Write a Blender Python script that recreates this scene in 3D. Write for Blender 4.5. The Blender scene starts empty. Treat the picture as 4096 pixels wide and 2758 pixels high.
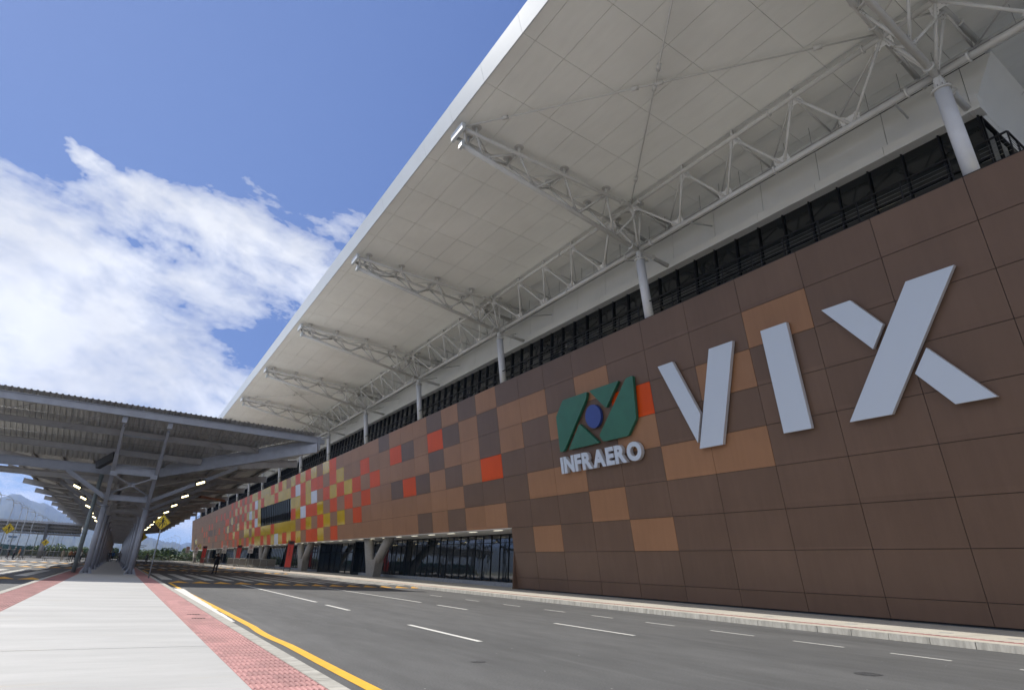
import bpy, bmesh, math, random
from math import sin, cos, pi, radians, sqrt, atan2, hypot, floor
from mathutils import Vector, Matrix
random.seed(7)
S = bpy.context.scene
COL = S.collection

# ------------------------------------------------------------------ camera
YAW, PITCH, ROLL = radians(32.033), radians(21.491), radians(2.410)
fw = Vector((sin(YAW)*cos(PITCH), cos(YAW)*cos(PITCH), sin(PITCH)))
rt = Vector((cos(YAW), -sin(YAW), 0)); up = rt.cross(fw)
r2 = rt*cos(ROLL)+up*sin(ROLL); u2 = -rt*sin(ROLL)+up*cos(ROLL)
cam = bpy.data.cameras.new('camera'); camo = bpy.data.objects.new('camera', cam); COL.objects.link(camo)
M = Matrix.Identity(4)
for i in range(3):
    M[i][0] = r2[i]; M[i][1] = u2[i]; M[i][2] = -fw[i]
M[2][3] = 1.3
camo.matrix_world = M
cam.sensor_width = 36; cam.lens = 2303.07/4096*36
cam.clip_start = 0.1; cam.clip_end = 60000
S.camera = camo

# ------------------------------------------------------------------ light
SUN = Vector((-0.55, 0.86, 1.0)).normalized()
EL = math.asin(SUN.z); AZ = atan2(SUN.x, SUN.y)
S.view_settings.view_transform = 'Standard'; S.view_settings.look = 'None'
S.view_settings.exposure = 0.80; S.view_settings.gamma = 1
sl = bpy.data.lights.new('sun', 'SUN'); sl.energy = 3.6; sl.angle = radians(0.53); sl.color = (1, .955, .89)
so = bpy.data.objects.new('sun', sl); COL.objects.link(so)
so.rotation_euler = SUN.to_track_quat('Z', 'Y').to_euler()

# ---- node helpers
class NT:
    def __init__(s, tree): s.t = tree; s.n = tree.nodes; s.l = tree.links
    def new(s, ty, **kw):
        n = s.n.new(ty)
        for k, v in kw.items(): setattr(n, k, v)
        return n
    def put(s, sock, v):
        if isinstance(v, bpy.types.NodeSocket): s.l.new(v, sock)
        else: sock.default_value = v
    def math(s, op, a, b=0.0, c=0.0, clamp=False):
        n = s.new('ShaderNodeMath', operation=op); n.use_clamp = clamp
        s.put(n.inputs[0], a); s.put(n.inputs[1], b); s.put(n.inputs[2], c); return n.outputs[0]
    def vm(s, op, a, b=(0, 0, 0)):
        n = s.new('ShaderNodeVectorMath', operation=op); s.put(n.inputs[0], a); s.put(n.inputs[1], b)
        return n.outputs[1] if op in ('DOT_PRODUCT', 'LENGTH') else n.outputs[0]
    def comb(s, x, y, z=0.0):
        n = s.new('ShaderNodeCombineXYZ')
        for i, v in enumerate((x, y, z)): s.put(n.inputs[i], v)
        return n.outputs[0]
    def noise(s, vec, scale, detail=5, rough=.5, dist=0.0):
        n = s.new('ShaderNodeTexNoise'); s.put(n.inputs['Vector'], vec)
        n.inputs['Scale'].default_value = scale; n.inputs['Detail'].default_value = detail
        n.inputs['Roughness'].default_value = rough; n.inputs['Distortion'].default_value = dist
        return n.outputs[0]
    def ramp(s, v, a, b, lo=0.0, hi=1.0, smooth=True):
        n = s.new('ShaderNodeMapRange'); n.interpolation_type = 'SMOOTHSTEP' if smooth else 'LINEAR'
        s.put(n.inputs[0], v); n.inputs[1].default_value = a; n.inputs[2].default_value = b
        n.inputs[3].default_value = lo; n.inputs[4].default_value = hi; return n.outputs[0]
    def mix(s, f, a, b, mode='MIX'):
        n = s.new('ShaderNodeMix', data_type='RGBA', blend_type=mode)
        s.put(n.inputs[0], f)
        s.put(n.inputs[6], a if isinstance(a, bpy.types.NodeSocket) else (*a[:3], 1))
        s.put(n.inputs[7], b if isinstance(b, bpy.types.NodeSocket) else (*b[:3], 1)); return n.outputs[2]

# ------------------------------------------------------------------ sky with clouds
W = bpy.data.worlds.new('World'); S.world = W; W.use_nodes = True
nt = NT(W.node_tree); W.node_tree.nodes.clear()
out = nt.new('ShaderNodeOutputWorld'); bg = nt.new('ShaderNodeBackground')
sky = nt.new('ShaderNodeTexSky', sky_type='NISHITA'); sky.sun_disc = False
sky.sun_elevation = EL; sky.sun_rotation = AZ; sky.air_density = 1.0; sky.dust_density = 0.6; sky.ozone_density = 2.5
tc = nt.new('ShaderNodeTexCoord'); dirv = nt.vm('NORMALIZE', tc.outputs['Generated'])
# a tangent plane touched to the sky near the clouds: world direction -> (a, b)
C0 = Vector((sin(radians(6))*cos(radians(22)), cos(radians(6))*cos(radians(22)), sin(radians(22))))
CA = Vector((cos(radians(6)), -sin(radians(6)), 0)); CB = CA.cross(C0)
dz = nt.math('MAXIMUM', nt.vm('DOT_PRODUCT', dirv, tuple(C0)), 0.05)
ca = nt.math('DIVIDE', nt.vm('DOT_PRODUCT', dirv, tuple(CA)), dz)
cb = nt.math('DIVIDE', nt.vm('DOT_PRODUCT', dirv, tuple(CB)), dz)
def sky_ab(px, py):
    d = r2*((px-2048)/2303.07) - u2*((py-1379)/2303.07) + fw
    return d.dot(CA)/d.dot(C0), d.dot(CB)/d.dot(C0)
P2 = nt.comb(ca, cb, 0.0)
# streak frame: rotate so that x runs along the streaks
a0, b0 = sky_ab(300, 640); a1, b1 = sky_ab(1250, 1120)
th = atan2(b1-b0, a1-a0)
sx = nt.math('ADD', nt.math('MULTIPLY', ca, cos(th)), nt.math('MULTIPLY', cb, sin(th)))
sy = nt.math('ADD', nt.math('MULTIPLY', ca, -sin(th)), nt.math('MULTIPLY', cb, cos(th)))
Pst = nt.comb(nt.math('MULTIPLY', sx, 0.62), sy, 0.3)
wn = nt.new('ShaderNodeTexNoise'); nt.put(wn.inputs['Vector'], Pst); wn.inputs['Scale'].default_value = 5.5; wn.inputs['Detail'].default_value = 6
wn.inputs['Roughness'].default_value = .62
warp = nt.vm('SUBTRACT', wn.outputs['Color'], (.5, .5, .5))
wsc = nt.new('ShaderNodeVectorMath', operation='SCALE'); nt.l.new(warp, wsc.inputs[0]); wsc.inputs['Scale'].default_value = 0.20
Pw = nt.vm('ADD', P2, wsc.outputs[0])
# capsules: (x0,y0,r0) -> (x1,y1,r1) in directions seen over the site; strength
caps = [((300, 610), (760, 890), 32, 95, 1.0), ((760, 890), (1280, 1110), 100, 135, 1.0),
        ((-60, 830), (420, 1000), 130, 150, .9), ((420, 1000), (900, 1120), 120, 110, .8),
        ((-100, 1300), (600, 1400), 170, 190, 1.0), ((500, 1400), (960, 1600), 190, 140, 1.0),
        ((1050, 960), (1330, 1010), 45, 70, .45), ((350, 730), (640, 950), 50, 60, .5), ((-300, 900), (-700, 1300), 200, 300, .9),
        ((-400, 1600), (-900, 1500), 200, 200, .8)]
fld = None
sepw = nt.new('ShaderNodeSeparateXYZ'); nt.l.new(Pw, sepw.inputs[0])
for (p0, p1, ra, rb, st) in caps:
    A0, B0 = sky_ab(*p0); A1, B1 = sky_ab(*p1); k = 1/2303.
    L2 = (A1-A0)**2+(B1-B0)**2
    dx = nt.math('SUBTRACT', sepw.outputs[0], A0); dy = nt.math('SUBTRACT', sepw.outputs[1], B0)
    t = nt.math('DIVIDE', nt.math('ADD', nt.math('MULTIPLY', dx, A1-A0), nt.math('MULTIPLY', dy, B1-B0)), L2, clamp=True)
    ex = nt.math('SUBTRACT', dx, nt.math('MULTIPLY', t, A1-A0)); ey = nt.math('SUBTRACT', dy, nt.math('MULTIPLY', t, B1-B0))
    d = nt.math('SQRT', nt.math('ADD', nt.math('MULTIPLY', ex, ex), nt.math('MULTIPLY', ey, ey)))
    rad = nt.math('MULTIPLY_ADD', t, (rb-ra)*k*1.25, ra*k*1.25)
    f = nt.math('MULTIPLY', nt.math('SUBTRACT', 1.0, nt.math('DIVIDE', d, rad)), st)
    fld = f if fld is None else nt.math('MAXIMUM', fld, f)
n1 = nt.noise(Pst, 9, 9, .62, .3); n2 = nt.noise(nt.comb(sx, nt.math('MULTIPLY', sy, 2.2), 2.0), 26, 6, .6)
dens = nt.math('ADD', nt.math('MULTIPLY', fld, .66), nt.math('MULTIPLY', nt.math('SUBTRACT', n1, .5), 2.6))
dens = nt.math('ADD', dens, nt.math('MULTIPLY', nt.math('SUBTRACT', n2, .5), .6))
cm = nt.math('POWER', nt.ramp(dens, -.10, .66, smooth=False), .56)
# low cumulus near the horizon and unseen cloud bank added behind and left, brightened as fill (also mirrored in the glass)
sep = nt.new('ShaderNodeSeparateXYZ'); nt.l.new(dirv, sep.inputs[0])
hz = nt.math('ABSOLUTE', sep.outputs[2])
lowc = nt.noise(nt.vm('MULTIPLY', dirv, (6, 6, 16)), 2.2, 7, .6)
lowm = nt.math('MULTIPLY', nt.ramp(lowc, .42, .62), nt.math('MULTIPLY', nt.ramp(hz, .02, .05), nt.ramp(hz, .11, .24, 1, 0)))
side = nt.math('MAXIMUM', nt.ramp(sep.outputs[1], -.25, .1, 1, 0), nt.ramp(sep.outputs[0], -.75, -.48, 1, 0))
fill_cloud = nt.math('MULTIPLY', nt.ramp(nt.noise(nt.vm('MULTIPLY', dirv, (2, 2, 3)), 1.5, 7, .6), .36, .55), nt.math('MULTIPLY', side, nt.ramp(hz, .08, .28)))
cm = nt.math('MAXIMUM', cm, nt.math('MAXIMUM', nt.math('MULTIPLY', lowm, .8), nt.math('MULTIPLY', fill_cloud, .95)))
shade = nt.ramp(nt.noise(nt.comb(sx, sy, 5.0), 5, 4, .5), .35, .68, .80, 1.0)
skyc = sky.outputs[0]
CL = 6.4
ccol = nt.new('ShaderNodeVectorMath', operation='SCALE'); ccol.inputs[0].default_value = (CL*.97, CL*.99, CL*1.03); nt.put(ccol.inputs['Scale'], nt.math('MULTIPLY', shade, nt.math('MULTIPLY_ADD', fill_cloud, .9, 1.0)))
_sp = nt.new('ShaderNodeSeparateXYZ'); nt.l.new(dirv, _sp.inputs[0])
g1 = nt.mix(nt.ramp(_sp.outputs[2], .0, .28), (2.6, 3.7, 5.0), (.46, .96, 2.70))
g2 = nt.mix(nt.ramp(_sp.outputs[2], .25, .9), g1, (.28, .64, 2.15))
sd_ = nt.vm('DOT_PRODUCT', dirv, tuple(SUN))
g3 = nt.mix(nt.ramp(sd_, .35, 1.0, 0, .5), g2, (1.6, 2.3, 4.3))
skyt = nt.mix(.95, skyc, g3)
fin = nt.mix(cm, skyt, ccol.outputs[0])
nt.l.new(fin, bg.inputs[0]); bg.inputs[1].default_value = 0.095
nt.l.new(bg.outputs[0], out.inputs[0])

# ------------------------------------------------------------------ materials
MATS = {}
def mat(name, col, rough=.6, metal=0.0, spec=.5, nscale=0, namt=0.0, bump=0.0, bscale=40, coat=0.0, emit=None, estr=0, fn=None, coatr=.05):
    if name in MATS: return MATS[name]
    m = bpy.data.materials.new(name); m.use_nodes = True; t = NT(m.node_tree)
    b = m.node_tree.nodes['Principled BSDF']
    b.inputs['Base Color'].default_value = (*col, 1); b.inputs['Roughness'].default_value = rough
    b.inputs['Metallic'].default_value = metal; b.inputs['Specular IOR Level'].default_value = spec
    b.inputs['Coat Weight'].default_value = coat; b.inputs['Coat Roughness'].default_value = coatr
    g = t.new('ShaderNodeNewGeometry'); pos = g.outputs['Position']
    if nscale:
        n = t.noise(pos, nscale, 6, .6); v = t.ramp(n, .3, .7, 1-namt, 1+namt, False)
        sc = t.new('ShaderNodeVectorMath', operation='SCALE'); sc.inputs[0].default_value = col; t.l.new(v, sc.inputs['Scale'])
        t.l.new(sc.outputs[0], b.inputs['Base Color'])
    if bump:
        bn = t.new('ShaderNodeBump'); bn.inputs['Strength'].default_value = 1; bn.inputs['Distance'].default_value = bump
        t.l.new(t.noise(pos, bscale, 3, .5), bn.inputs['Height']); t.l.new(bn.outputs[0], b.inputs['Normal'])
    if emit:
        b.inputs['Emission Color'].default_value = (*emit, 1); b.inputs['Emission Strength'].default_value = estr
    if fn: fn(t, b, pos)
    MATS[name] = m; return m

def panel_fn(col, wav, amt=.06):
    def f(t, b, pos):
        oi = t.noise(pos, 0.45, 3, .5); oj = t.noise(pos, 60, 2, .5)
        sp = t.new('ShaderNodeSeparateXYZ'); t.l.new(pos, sp.inputs[0])
        cy = t.math('FLOOR', t.math('DIVIDE', t.math('SUBTRACT', sp.outputs[1], 12.167), 3.212)); cz = t.math('FLOOR', t.math('DIVIDE', t.math('SUBTRACT', sp.outputs[2], .97), 1.79))
        wn_ = t.new('ShaderNodeTexWhiteNoise', noise_dimensions='2D'); t.l.new(t.comb(cy, cz), wn_.inputs['Vector'])
        strk = t.noise(t.vm('MULTIPLY', pos, (1, 3.0, .25)), 1.1, 5, .65)
        v = t.math('ADD', t.ramp(oi, .3, .7, 1-amt, 1+amt, False), t.math('MULTIPLY', t.math('SUBTRACT', oj, .5), .22))
        v = t.math('MULTIPLY', v, t.math('MULTIPLY', t.ramp(wn_.outputs[0], 0, 1, .93, 1.07, False), t.ramp(strk, .3, .7, .95, 1.05, False)))
        sc = t.new('ShaderNodeVectorMath', operation='SCALE'); sc.inputs[0].default_value = col; t.l.new(v, sc.inputs['Scale'])
        t.l.new(sc.outputs[0], b.inputs['Base Color'])
        bn = t.new('ShaderNodeBump'); bn.inputs['Strength'].default_value = 1; bn.inputs['Distance'].default_value = wav
        t.l.new(t.noise(t.vm('MULTIPLY', pos, (1, 1.5, .8)), .75, 2, .5), bn.inputs['Height']); t.l.new(bn.outputs[0], b.inputs['Normal'])
    return f
m_D = mat('panel_dark_brown', (.06, .04, .03), .40, 0, .25, fn=panel_fn((.142, .088, .060), .004))
m_T = mat('panel_tan_brown', (.23, .12, .07), .42, 0, .25, fn=panel_fn((.30, .155, .080), .004))
m_R = mat('panel_orange_red', (.6, .07, .02), .36, .0, .16, fn=panel_fn((.62, .074, .008), .005))
m_Y = mat('panel_yellow', (.62, .40, .02), .10, 0, .28, fn=panel_fn((.56, .37, .010), .012))
m_W = mat('panel_white', (.6, .64, .70), .35, .0, .5, fn=panel_fn((.60, .64, .70), .006))
m_gap = mat('joint_black', (.008, .007, .007), .8)
m_white = mat('white_steel', (.64, .64, .62), .34, nscale=1.5, namt=.07)
m_col = mat('white_column_paint', (.66, .68, .72), .35, nscale=2, namt=.04)
def soffit_fn(t, b, pos):
    n = t.noise(pos, .22, 4, .5); n2 = t.noise(t.vm('MULTIPLY', pos, (3, .6, 1)), 1.2, 4, .6)
    v = t.math('MULTIPLY', t.ramp(n, .3, .7, .93, 1.05, False), t.ramp(n2, .25, .75, .965, 1.02, False))
    sc = t.new('ShaderNodeVectorMath', operation='SCALE'); sc.inputs[0].default_value = (.89, .90, .86); t.l.new(v, sc.inputs['Scale'])
    t.l.new(sc.outputs[0], b.inputs['Base Color'])
m_soffit = mat('soffit_panel', (.6, .58, .53), .38, fn=soffit_fn)
m_fascia = mat('fascia_panel', (.55, .59, .61), .3, 0, nscale=.4, namt=.03)
m_wallw = mat('wall_white_panel', (.82, .82, .79), .45, nscale=.5, namt=.04)
m_steel = mat('grey_blue_steel', (.30, .315, .35), .42, .1, nscale=2.2, namt=.10, bump=.001, bscale=30)
m_steelw = mat('grey_steel_brownish', (.31, .30, .29), .5, .05, nscale=2.2, namt=.12)
m_primer = mat('primer_red_steel', (.16, .07, .04), .7, nscale=3, namt=.2)
m_dpipe = mat('green_grey_pipe', (.17, .20, .20), .45, nscale=3, namt=.06)
def sheet_fn(t, b, pos):
    n = t.noise(t.vm('MULTIPLY', pos, (3.5, .25, 1)), 1.6, 5, .65); n2 = t.noise(pos, .35, 3, .5)
    v = t.math('MULTIPLY', t.ramp(n, .3, .72, .75, 1.18, False), t.ramp(n2, .3, .7, .8, 1.2, False))
    sc = t.new('ShaderNodeVectorMath', operation='SCALE'); sc.inputs[0].default_value = (.43, .425, .41); t.l.new(v, sc.inputs['Scale'])
    t.l.new(sc.outputs[0], b.inputs['Base Color'])
m_sheet = mat('galvanised_sheet', (.3, .3, .28), .38, .25, fn=sheet_fn)
m_black = mat('black_aluminium', (.008, .008, .009), .5, 0, .25)
m_cable = mat('steel_cable', (.16, .17, .18), .5, .2)
def glass_fn(w, col):
    def f(t, b, pos):
        bn = t.new('ShaderNodeBump'); bn.inputs['Strength'].default_value = 1; bn.inputs['Distance'].default_value = w
        t.l.new(t.noise(t.vm('MULTIPLY', pos, (1, 1.0, .5)), .9, 2, .5), bn.inputs['Height']); t.l.new(bn.outputs[0], b.inputs['Normal'])
    return f
m_glass = mat('dark_glass', (.012, .018, .022), .03, 0, .8, fn=glass_fn(.005, None))
m_glassu = mat('upper_dark_glass', (.010, .012, .012), .05, 0, .5, fn=glass_fn(.004, None))
m_conc = mat('column_concrete', (.30, .28, .245), .85, nscale=2.5, namt=.12, bump=.006, bscale=25)
m_plinth = mat('plinth_concrete', (.26, .27, .28), .85, nscale=3, namt=.18)
m_led = mat('warm_lamp', (1, .9, .6), .5, emit=(1, .84, .46), estr=3.2)
m_ledc = mat('soffit_light', (1, .95, .8), .5, emit=(1, .95, .78), estr=.55)
m_lampbody = mat('lamp_housing', (.03, .03, .03), .5)
m_letter = mat('letter_white', (.52, .58, .66), .35)
m_letside = mat('letter_side', (.50, .49, .50), .5)
m_green = mat('emblem_green', (.02, .125, .075), .42, nscale=1.2, namt=.12)
m_blue = mat('emblem_blue', (.025, .055, .24), .45, nscale=1.2, namt=.08)
m_lamp = mat('galvanised_pole', (.24, .26, .28), .5, .1)
m_yel = mat('sign_yellow', (.70, .50, .02), .45)
m_sblack = mat('sign_black', (.012, .012, .012), .5)
m_swhite = mat('sign_white', (.62, .62, .62), .5)
m_sred = mat('sign_red', (.4, .02, .03), .5)
m_ban = mat('banner_red', (.50, .045, .03), .55, nscale=.8, namt=.08)
m_fence = mat('barrier_metal', (.24, .23, .20), .5, .3)
m_fencemesh = mat('barrier_mesh', (.11, .10, .08), .6, .2)
m_tower = mat('tower_white', (.5, .52, .53), .6, nscale=.05, namt=.05)
m_towerg = mat('tower_glass', (.05, .08, .09), .1)
m_shed = mat('green_sheeting', (.02, .085, .065), .5, nscale=.3, namt=.2)
m_wood = mat('dark_wood', (.05, .04, .03), .8)

# ------------------------------------------------------------------ mesh builder
class MB:
    def __init__(s): s.v = []; s.f = []; s.m = []; s.sm = []; s.mats = []
    def mi(s, m):
        if m not in s.mats: s.mats.append(m)
        return s.mats.index(m)
    def face(s, pts, m, sm=False):
        i = len(s.v); s.v.extend([tuple(p) for p in pts]); s.f.append(tuple(range(i, i+len(pts)))); s.m.append(s.mi(m)); s.sm.append(sm)
    def box(s, a, b, m):
        x0, y0, z0 = a; x1, y1, z1 = b
        s.hexa([(x0, y0, z0), (x1, y0, z0), (x1, y1, z0), (x0, y1, z0), (x0, y0, z1), (x1, y0, z1), (x1, y1, z1), (x0, y1, z1)], m)
    def hexa(s, p, m, skip=()):
        i = len(s.v); s.v.extend([tuple(q) for q in p])
        for k, q in enumerate(((0, 3, 2, 1), (4, 5, 6, 7), (0, 1, 5, 4), (1, 2, 6, 5), (2, 3, 7, 6), (3, 0, 4, 7))):
            if k in skip: continue
            s.f.append(tuple(i+j for j in q)); s.m.append(s.mi(m)); s.sm.append(False)
    def beam(s, a, b, w, h, m, upv=(0, 0, 1)):
        a = Vector(a); b = Vector(b); d = (b-a).normalized(); U = Vector(upv)
        if abs(d.dot(U)) > .98: U = Vector((0, 1, 0))
        sd = d.cross(U).normalized(); uu = sd.cross(d).normalized()
        q = []
        for p in (a, b):
            for (i, j) in ((-1, -1), (1, -1), (1, 1), (-1, 1)): q.append(p+sd*(i*w/2)+uu*(j*h/2))
        s.hexa(q, m)
    def ibeam(s, a, b, w, h, m, upv=(0, 0, 1), tf=.03, tw=.025):
        a = Vector(a); b = Vector(b); d = (b-a).normalized(); U = Vector(upv)
        sd = d.cross(U).normalized(); uu = sd.cross(d).normalized()
        s.beam(a, b, tw, h-2*tf, m, upv)
        s.beam(a+uu*(h/2-tf/2), b+uu*(h/2-tf/2), w, tf, m, upv); s.beam(a-uu*(h/2-tf/2), b-uu*(h/2-tf/2), w, tf, m, upv)
    def tube(s, a, b, r, m, n=8, r1=None, cap=True):
        a = Vector(a); b = Vector(b); d = (b-a).normalized(); r1 = r if r1 is None else r1
        U = Vector((0, 0, 1)) if abs(d.z) < .95 else Vector((0, 1, 0))
        sd = d.cross(U).normalized(); uu = sd.cross(d); i = len(s.v)
        for k in range(n):
            c = cos(2*pi*k/n); q = sin(2*pi*k/n)
            s.v.append(tuple(a+sd*(c*r)+uu*(q*r))); s.v.append(tuple(b+sd*(c*r1)+uu*(q*r1)))
        for k in range(n):
            j = (k+1) % n; s.f.append((i+2*k, i+2*j, i+2*j+1, i+2*k+1)); s.m.append(s.mi(m)); s.sm.append(True)
        if cap:
            s.f.append(tuple(i+2*k for k in reversed(range(n)))); s.m.append(s.mi(m)); s.sm.append(False)
            s.f.append(tuple(i+2*k+1 for k in range(n))); s.m.append(s.mi(m)); s.sm.append(False)
    def path(s, pts, r, m, n=6):
        for p, q in zip(pts[:-1], pts[1:]): s.tube(p, q, r, m, n)
    def prism(s, poly, fn, h0, h1, m, mside=None):
        """poly: 2d points; fn(u,v,h)->3d; h1 is the front"""
        n = len(poly); i = len(s.v)
        for h in (h0, h1):
            for (u, v) in poly: s.v.append(tuple(fn(u, v, h)))
        s.f.append(tuple(i+n+k for k in range(n))); s.m.append(s.mi(m)); s.sm.append(False)
        s.f.append(tuple(i+k for k in reversed(range(n)))); s.m.append(s.mi(m)); s.sm.append(False)
        for k in range(n):
            j = (k+1) % n; s.f.append((i+k, i+j, i+n+j, i+n+k)); s.m.append(s.mi(mside or m)); s.sm.append(False)
    def build(s, name, parent=None, recalc=False):
        me = bpy.data.meshes.new(name); me.from_pydata(s.v, [], s.f)
        for m in s.mats: me.materials.append(m)
        me.polygons.foreach_set('material_index', s.m); me.polygons.foreach_set('use_smooth', s.sm)
        if recalc:
            bm = bmesh.new(); bm.from_mesh(me); bmesh.ops.recalc_face_normals(bm, faces=bm.faces); bm.to_mesh(me); bm.free()
        me.update(); o = bpy.data.objects.new(name, me); COL.objects.link(o)
        if parent: o.parent = parent
        return o

def tag(o, label=None, cat=None, group=None, kind=None):
    if label: o['label'] = label
    if cat: o['category'] = cat
    if group: o['group'] = group
    if kind: o['kind'] = kind
    return o
def empty(name, loc=(0, 0, 0), rz=0):
    o = bpy.data.objects.new(name, None); COL.objects.link(o); o.location = loc; o.rotation_euler = (0, 0, rz); o.empty_display_size = .3
    return o
def copy_tree(o, parent=None):
    c = o.copy(); COL.objects.link(c)
    if parent: c.parent = parent
    for ch in list(o.children): copy_tree(ch, c)
    return c
def structure(mb, name, **kw): return tag(mb.build(name, **kw), kind='structure')

# ------------------------------------------------------------------ ground, roads
def asphalt_fn(t, b, pos):
    big = t.noise(t.vm('MULTIPLY', pos, (1, .16, 1)), .35, 5, .6); fine = t.noise(pos, 38, 3, .7); med = t.noise(t.vm('MULTIPLY', pos, (1, .3, 1)), 2.2, 5, .6)
    v = t.math('MULTIPLY', t.ramp(big, .3, .7, .74, 1.22, False), t.math('MULTIPLY', t.ramp(fine, .2, .8, .60, 1.40, False), t.ramp(med, .3, .7, .86, 1.14, False)))
    sc = t.new('ShaderNodeVectorMath', operation='SCALE'); sc.inputs[0].default_value = (.092, .092, .089); t.l.new(v, sc.inputs['Scale'])
    vo = t.new('ShaderNodeTexVoronoi'); vo.inputs['Scale'].default_value = 3.2; t.l.new(pos, vo.inputs['Vector'])
    sepc = t.new('ShaderNodeSeparateColor'); t.l.new(vo.outputs['Color'], sepc.inputs[0])
    spk = t.math('MULTIPLY', t.ramp(vo.outputs['Distance'], .035, .055, 1, 0), t.math('GREATER_THAN', sepc.outputs[0], .72))
    c = t.mix(spk, sc.outputs[0], (.33, .33, .31))
    trk = t.noise(t.vm('MULTIPLY', pos, (1.6, .035, 1)), 1.0, 4, .55); c = t.mix(t.math('MULTIPLY', t.ramp(trk, .52, .68), .22), c, (.045, .045, .046))
    lt_ = t.noise(t.vm('MULTIPLY', pos, (2.4, .05, 1)), 1.7, 5, .6, .4); c = t.mix(t.math('MULTIPLY', t.ramp(lt_, .58, .72), .18), c, (.16, .16, .155))
    stn = t.noise(pos, .9, 6, .7, .6); c = t.mix(t.math('MULTIPLY', t.ramp(stn, .66, .74), .35), c, (.04, .04, .04))
    t.l.new(c, b.inputs['Base Color'])
    bn = t.new('ShaderNodeBump'); bn.inputs['Strength'].default_value = .6; bn.inputs['Distance'].default_value = .008
    t.l.new(t.noise(pos, 60, 2, .6), bn.inputs['Height']); t.l.new(bn.outputs[0], b.inputs['Normal'])
m_asph = mat('asphalt', (.06, .06, .06), .78, fn=asphalt_fn, spec=.35)
def conc_fn(base, stain):
    def f(t, b, pos):
        n = t.noise(t.vm('MULTIPLY', pos, (.28, 1.3, 1)), .9, 8, .62); n2 = t.noise(t.vm('MULTIPLY', pos, (.6, 2.2, 1)), 3.5, 6, .65); n3 = t.noise(pos, 90, 2, .5)
        v = t.math('MULTIPLY', t.ramp(n, .3, .7, .84, 1.09, False), t.math('MULTIPLY', t.ramp(n2, .3, .7, .95, 1.04, False), t.ramp(n3, .3, .7, .97, 1.03, False)))
        sc = t.new('ShaderNodeVectorMath', operation='SCALE'); sc.inputs[0].default_value = base; t.l.new(v, sc.inputs['Scale'])
        st = t.math('MULTIPLY', t.ramp(t.noise(t.vm('MULTIPLY', pos, (.5, 2.6, 1)), .8, 6, .7), .60, .74), .45)
        c = t.mix(st, sc.outputs[0], stain)
        vo = t.new('ShaderNodeTexVoronoi'); vo.inputs['Scale'].default_value = 1.6
        t.l.new(t.vm('MULTIPLY', pos, (.55, 2.4, 1)), vo.inputs['Vector'])
        sepc = t.new('ShaderNodeSeparateColor'); t.l.new(vo.outputs['Color'], sepc.inputs[0])
        spk = t.math('MULTIPLY', t.ramp(vo.outputs['Distance'], .03, .05, 1, 0), t.math('GREATER_THAN', sepc.outputs[0], .72))
        c = t.mix(t.math('MULTIPLY', spk, .75), c, (.12, .11, .10))
        t.l.new(c, b.inputs['Base Color'])
        bn = t.new('ShaderNodeBump'); bn.inputs['Strength'].default_value = .5; bn.inputs['Distance'].default_value = .004
        t.l.new(n2, bn.inputs['Height']); t.l.new(bn.outputs[0], b.inputs['Normal'])
    return f
m_walk = mat('walkway_concrete', (.5, .5, .48), .75, fn=conc_fn((.378, .375, .358), (.40, .34, .24)))
m_pave = mat('pavement_concrete', (.5, .48, .42), .8, fn=conc_fn((.46, .43, .36), (.36, .30, .20)))
def kerb_fn(t, b, pos):
    n = t.noise(t.vm('MULTIPLY', pos, (1, 2.5, .6)), 2.2, 6, .65); n2 = t.noise(t.vm('MULTIPLY', pos, (1, 1.6, .3)), 6, 5, .6)
    v = t.math('MULTIPLY', t.ramp(n, .3, .7, .72, 1.2, False), t.ramp(n2, .3, .7, .8, 1.15, False))
    sc = t.new('ShaderNodeVectorMath', operation='SCALE'); sc.inputs[0].default_value = (.36, .345, .30); t.l.new(v, sc.inputs['Scale'])
    t.l.new(sc.outputs[0], b.inputs['Base Color'])
m_kerb = mat('kerb_concrete', (.4, .4, .36), .85, fn=kerb_fn, bump=0)
def tact_fn(t, b, pos):
    n = t.noise(t.vm('MULTIPLY', pos, (1, 1, 1)), 2.0, 5, .6)
    v = t.ramp(n, .3, .7, .82, 1.18, False)
    br = t.new('ShaderNodeTexVoronoi'); br.inputs['Scale'].default_value = 4; t.l.new(t.vm('SNAP', pos, (.25, .25, 1)), br.inputs['Vector'])
    sepc = t.new('ShaderNodeSeparateColor'); t.l.new(br.outputs['Color'], sepc.inputs[0])
    v = t.math('MULTIPLY', v, t.ramp(sepc.outputs[0], 0, 1, .84, 1.14, False)); v = t.math('MULTIPLY', v, t.ramp(t.noise(pos, 9, 5, .7), .25, .75, .86, 1.12, False))
    sc = t.new('ShaderNodeVectorMath', operation='SCALE'); sc.inputs[0].default_value = (.34, .165, .150); t.l.new(v, sc.inputs['Scale'])
    t.l.new(sc.outputs[0], b.inputs['Base Color'])
m_tact = mat('tactile_red', (.34, .12, .10), .7, fn=tact_fn)
def paint_fn(col, wear=.55):
    def f(t, b, pos):
        n = t.noise(pos, 14, 5, .7); w = t.ramp(n, wear, wear+.12)
        v = t.ramp(t.noise(pos, 3, 4, .6), .3, .7, .88, 1.06, False)
        sc = t.new('ShaderNodeVectorMath', operation='SCALE'); sc.inputs[0].default_value = col; t.l.new(v, sc.inputs['Scale'])
        c = t.mix(t.math('MULTIPLY', w, .5), sc.outputs[0], (.09, .09, .09)); t.l.new(c, b.inputs['Base Color'])
    return f
m_wpaint = mat('white_road_paint', (.7, .7, .66), .6, fn=paint_fn((.64, .63, .58), .6))
m_wpaint2 = mat('grey_white_crossing_paint', (.45, .44, .4), .65, fn=paint_fn((.46, .45, .41), .58))
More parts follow.
